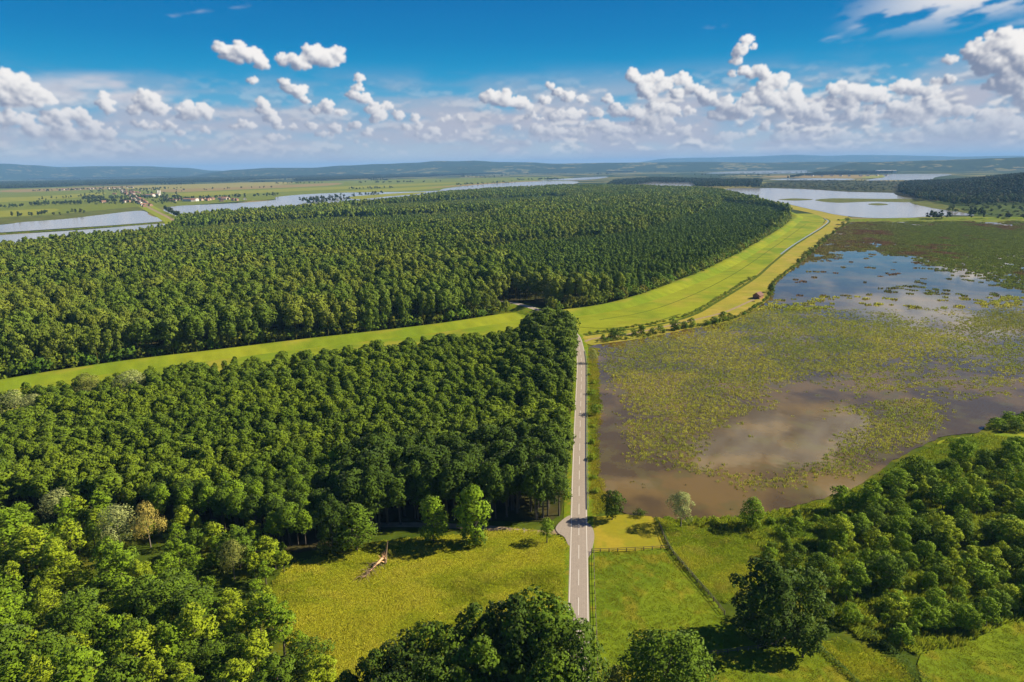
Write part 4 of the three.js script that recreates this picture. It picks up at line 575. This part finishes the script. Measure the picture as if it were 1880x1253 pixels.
// ------------------------------------------------------------------ fences, guardrail, posts
const wood = std(0.16, 0.13, 0.1, 0.9), galv = std(0.42, 0.45, 0.40, 0.5, { metalness: 0.4 });
const postGeo = new THREE.CylinderGeometry(0.12, 0.14, 1, 6); postGeo.translate(0, 0.5, 0);
function beamBetween(a, b, w, h) { const l = Math.hypot(b[0] - a[0], b[2] - a[2]), g = new THREE.BoxGeometry(w, h, l + 0.1); g.rotateY(Math.atan2(b[0] - a[0], b[2] - a[2])); g.translate((a[0] + b[0]) / 2, (a[1] + b[1]) / 2, (a[2] + b[2]) / 2); return g; }
function fence(pxPts, step, height, label, rails = [0.55, 1.0]) {
  const line = path(Gs(pxPts), step), [ox, oz] = line[0], g = thing('post_fence', ox, 0, oz, label, 'fence'), R = rng(pxPts[0][0]);
  line.forEach(([x, z], i) => { const p = mesh('post', postGeo, wood, g); p.position.set(x - ox, -0.1, z - oz); const h = height * (0.9 + 0.2 * R()); p.scale.set(1.1, h + 0.1, 1.1); p.rotation.set((R() - 0.5) * 0.1, R() * 3, (R() - 0.5) * 0.1); if (i) for (const r of rails) mesh('rail', beamBetween([line[i - 1][0] - ox, r * height, line[i - 1][1] - oz], [x - ox, r * height, z - oz], 0.07, 0.13), wood, g); });
}
fence([[1090, 1016], [1091, 1060], [1093, 1120], [1096, 1190], [1098, 1300]], 3.6, 1.35, 'wooden post fence running along the right side of the road');
fence([[1086, 1015], [1150, 1013], [1229, 1009]], 2.7, 1.3, 'wooden post fence crossing between lawn and pasture');
fence([[1210, 966], [1229, 1009], [1262, 1050], [1304, 1098], [1330, 1130]], 3, 1.4, 'wooden post fence running diagonally beside the tall grass');
fence([[1280, 1208], [1340, 1200], [1400, 1192], [1440, 1180]], 2.8, 1.25, 'wooden post fence behind the bottom paddock under the large tree');
{
  const hedge = (pts, w, h, label, seed) => { const R = rng(seed), F = new Faces(), line = path(Gs(pts), 0.5); for (const [x, z] of line) for (let k = 0; k < 14; k++) { const y = R() * h, q = w * (1 - 0.5 * y / h), c = [x + (R() - 0.5) * 2 * q, y, z + (R() - 0.5) * 2 * q], n = unit([R() - 0.5, 0.6 + R(), R() - 0.5]), v = 0.7 + 0.6 * R(); F.quad(c, n, n, 0.25, R, [v, v, v], 0.5); } const m = mesh('hedge', F.geo(), LEAF.dark); tag(m, label, 'hedge'); };
  hedge([[1205, 955], [1217, 975], [1231, 1009], [1264, 1050], [1306, 1098]], 0.5, 1.1, 'dark overgrown hedge line along the diagonal fence', 1);
  hedge([[1490, 1175], [1530, 1215], [1570, 1253], [1620, 1310]], 0.6, 1.3, 'low dark hedge line at the left of the bottom strip', 2);
  hedge([[1590, 1165], [1640, 1205], [1700, 1262], [1740, 1310]], 1.2, 2.4, 'taller leafy hedge line at the bottom right', 3);
}
{
  const side = roadLine.filter(([x, z]) => { const [, py] = toPx(x, 0, z); return py < 938 && py > 645; }), off = side.map((p, i) => { const a = side[Math.max(0, i - 1)], b = side[Math.min(side.length - 1, i + 1)], l = Math.hypot(b[0] - a[0], b[1] - a[1]); return [p[0] - (b[1] - a[1]) / l * 3.35, p[1] + (b[0] - a[0]) / l * 3.35]; });
  const [ox, oz] = off[0], g = thing('guardrail', ox, 0.25, oz, 'long steel guardrail along the pond side of the road', 'guardrail'), loc = off.map(([x, z]) => [x - ox, z - oz]);
  mesh('beam', ribbon(loc, [[-0.06, 0.42], [-0.13, 0.5], [-0.05, 0.57], [-0.05, 0.6], [-0.13, 0.67], [-0.06, 0.75], [0, 0.75], [0, 0.42]], 2), galv, g);
  for (let i = 0; i < loc.length; i += 2) { const p = mesh('post', postGeo, galv, g); p.position.set(loc[i][0] + 0.1, -0.3, loc[i][1]); p.scale.set(0.6, 1.02, 0.6); }
}
{ const [x, z] = G(962, 981), g = thing('marker_post', x, 0, z, 'thin white marker post at the top of the hay meadow', 'post'); const p = mesh('post', postGeo, std(0.75, 0.75, 0.7), g); p.scale.set(0.7, 2.2, 0.7); const b = mesh('sign_board', new THREE.BoxGeometry(0.5, 0.35, 0.04), std(0.75, 0.72, 0.6), g); b.position.set(0, 2.0, 0.1); }

// the storm-broken tree in the hay meadow
{
  const [x, z] = G(702, 1038), g = thing('broken_tree', x, 0, z, 'splintered broken tree trunk with bare fallen branches in the hay meadow', 'dead tree'), fresh = std(0.8, 0.5, 0.27, 0.9), grey = std(0.26, 0.19, 0.12, 0.95), R = rng(88); g.scale.setScalar(1.3);
  const part = (name, mat, fn) => { const F = new Faces(); fn(F); return mesh(name, F.geo(), mat, g); };
  part('stump', grey, (F) => { F.tube([0.4, -0.1, -0.6], [0.7, 2.2, -0.9], 0.5, 0.4, [1, 1, 1], 8); F.tube([0.7, 2.2, -0.9], [1.3, 5.6, -1.6], 0.36, 0.08, [1, 1, 1], 7); });
  for (let k = 0; k < 11; k++) part('splinter', fresh, (F) => { const a = R() * 6.28, s = 0.25 + R() * 0.3; F.tube([0.5 + Math.cos(a) * s, 0.5 + R(), -0.6 + Math.sin(a) * s], [0.5 + Math.cos(a) * s * 2.2 - R() * 1.2, 2.2 + R() * 1.8, -0.5 + Math.sin(a) * s * 2 + R()], 0.16, 0.02, [1, 1, 1], 4); });
  part('fallen_trunk', fresh, (F) => { F.tube([0.4, 2.0, -0.7], [-1.6, 0.9, 2.6], 0.36, 0.26, [1, 1, 1], 7); F.tube([-1.6, 0.9, 2.6], [-3.6, 0.3, 5.6], 0.24, 0.1, [1, 1, 1], 6); });
  for (let k = 0; k < 44; k++) part('branch', grey, (F) => { const t = 0.2 + R() * 0.8, s = [mix(0.4, -3.6, t), mix(1.6, 0.3, t), mix(-0.7, 5.6, t)], q = [(R() - 0.5) * 6.5, 0.2 + R() * 1.4, (R() - 0.3) * 5], m = [s[0] + q[0] * 0.5, s[1] + q[1] * 0.7, s[2] + q[2] * 0.5]; F.tube(s, m, 0.07, 0.05, [1, 1, 1], 4); F.tube(m, [s[0] + q[0], Math.max(0.05, s[1] + q[1] - 0.8), s[2] + q[2]], 0.05, 0.015, [1, 1, 1], 4); });
}

// ------------------------------------------------------------------ buildings
const plaster = [std(0.62, 0.57, 0.48), std(0.55, 0.42, 0.30), std(0.72, 0.70, 0.66), std(0.40, 0.24, 0.16)], tiles = [std(0.24, 0.10, 0.07), std(0.18, 0.09, 0.065), std(0.30, 0.16, 0.10), std(0.22, 0.15, 0.12)], glass = std(0.05, 0.06, 0.07, 0.2), timber = std(0.14, 0.085, 0.055);
function gable(w, d, h, over, thick) { const s = new THREE.Shape(); s.moveTo(-w / 2 - over, -over * 0.6); s.lineTo(0, h); s.lineTo(w / 2 + over, -over * 0.6); s.lineTo(w / 2 + over, -over * 0.6 + thick); s.lineTo(0, h + thick * 1.2); s.lineTo(-w / 2 - over, -over * 0.6 + thick); const g = new THREE.ExtrudeGeometry(s, { depth: d + over * 2, bevelEnabled: false }); g.translate(0, 0, -d / 2 - over); return g; }
function wallsGeo(w, d, h, r) { const s = new THREE.Shape(); s.moveTo(-w / 2, 0); s.lineTo(w / 2, 0); s.lineTo(w / 2, h); s.lineTo(0, h + r); s.lineTo(-w / 2, h); const g = new THREE.ExtrudeGeometry(s, { depth: d, bevelEnabled: false }); g.translate(0, 0, -d / 2); return g; }
function house(px, py, w, d, h, r, turn, wm, rm, label, group, name = 'house') {
  const [x, z] = G(px, py), g = thing(name, x, 0.4, z, label, name === 'hut' ? 'hut' : 'house', group); g.rotation.y = turn;
  mesh('wall', wallsGeo(w, d, h, r), wm, g); const roof = mesh('roof', gable(w, d, r, 0.5, 0.25), rm, g); roof.position.y = h;
  for (const s of [-1, 1]) { const win = mesh('window', new THREE.BoxGeometry(0.06, 1.2, 1.1), glass, g); win.position.set(s * w / 2, h * 0.55, d * 0.2); }
  const door = mesh('door', new THREE.BoxGeometry(1, 2, 0.06), timber, g); door.position.set(w * 0.15, 1, d / 2); return g;
}
{
  const R = rng(99), spots = [];
  for (let k = 0; k < 26; k++) { const t = k / 26, s = k % 2 ? 1 : -1; spots.push([mix(271, 222, t) + s * (5 + R() * 4) * (1 - t * 0.4), mix(379, 347, t) + R() * 1.5]); }
  for (let k = 0; k < 10; k++) spots.push([165 + R() * 85, 370 + R() * 5 - 1]); for (let k = 0; k < 22; k++) spots.push([300 + R() * 150, 369 - (R() * 4) + 1]); for (let k = 0; k < 8; k++) spots.push([205 + R() * 60, 352 + R() * 5]);
  spots.forEach(([x, y]) => { const m = R() * 4 | 0; house(x, y, 9 + R() * 4, 11 + R() * 7, 4.5 + R() * 2, 3.4 + R(), R() * 3.1, plaster[m], tiles[R() * 3 | 0], 'small red-roofed house of the village beyond the ponds', 'village houses'); });
  for (let k = 0; k < 12; k++) house(110 + k * 12 + R() * 8, 349 - k * 0.4 + R(), 10, 14, 6, 4, R() * 3, plaster[2], tiles[k % 4], 'pale house in the thin hamlet line behind the left fields', 'hamlet houses');
  for (let k = 0; k < 9; k++) house(1490 + k * 17 + R() * 6, 324 - k * 0.12 + R() * 0.6, 16, 22, 7, 4, R() * 3, plaster[2], tiles[3], 'white farm building between the far ponds on the right', 'far farm buildings');
  for (const [px, py, w, d, h, label] of [[272, 361, 26, 60, 9, 'long white farm hall behind the village'], [286, 359, 20, 44, 8, 'shorter white farm hall next to the silos'], [350, 369.5, 24, 58, 9, 'big white hall by the lake right of the village'], [410, 366, 20, 40, 8, 'cream farm hall by the lake shore'], [1618, 318.4, 60, 90, 26, 'white block building among the far ponds'], [1632, 318.2, 60, 130, 24, 'second wider white block building among the far ponds']]) { const [x, z] = G(px, py), g = thing('farm_hall', x, 0.4, z, label, 'building'); g.rotation.y = 1.45; mesh('wall', wallsGeo(w, d, h, 2.5), plaster[2], g); const r = mesh('roof', gable(w, d, 2.5, 0.4, 0.3), py < 330 ? plaster[2] : tiles[2], g); r.position.y = h; }
  [[289, 356.5], [291.5, 356.4], [294, 356.3]].forEach(([px, py], i) => { const [x, z] = G(px, py), g = thing('silo', x, 0.3, z, ['left', 'middle', 'right'][i] + ' of the three pale silos behind the village', 'silo', 'silos'); const b = mesh('body', new THREE.CylinderGeometry(3.4, 3.4, 19, 14), plaster[2], g); b.position.y = 9.5; const c = mesh('cap', new THREE.ConeGeometry(3.7, 2.6, 14), galv, g); c.position.y = 20.2; });
  { const [x, z] = G(874, 318.2), g = thing('church', x, 0.3, z, 'tiny white church with tower in the far middle plain', 'church'); mesh('nave', wallsGeo(14, 30, 9, 6), plaster[2], g); const t = mesh('tower', new THREE.BoxGeometry(8, 34, 8), plaster[2], g); t.position.set(0, 17, 17); const s = mesh('spire', new THREE.ConeGeometry(6, 16, 4), tiles[3], g); s.position.set(0, 42, 17); const r = mesh('roof', gable(14, 30, 6, 0.4, 0.3), tiles[0], g); r.position.y = 9; }
  const hut = house(1392, 548, 6.4, 8.5, 3.0, 2.4, -0.75, std(0.34, 0.16, 0.09), tiles[1], 'small brick-red hut with gabled roof on the pond bank', null, 'hut'); hut.position.y = 0.1;
  const [tx, tz] = G(1384, 555), t = thing('picnic_table', tx, 0.1, tz, 'small dark wooden table on the bank before the brick hut', 'table'); const top = mesh('table_top', new THREE.BoxGeometry(2.2, 0.08, 1), timber, t); top.position.y = 0.8; for (const s of [-1, 1]) { const l = mesh('leg', new THREE.BoxGeometry(0.12, 0.78, 0.9), timber, t); l.position.set(s * 0.8, 0.38, 0); const b = mesh('bench', new THREE.BoxGeometry(2.2, 0.07, 0.35), timber, t); b.position.set(0, 0.45, s * 0.85); }
}
console.log('all done', scene.children.length);
renderer.render(scene, camera);
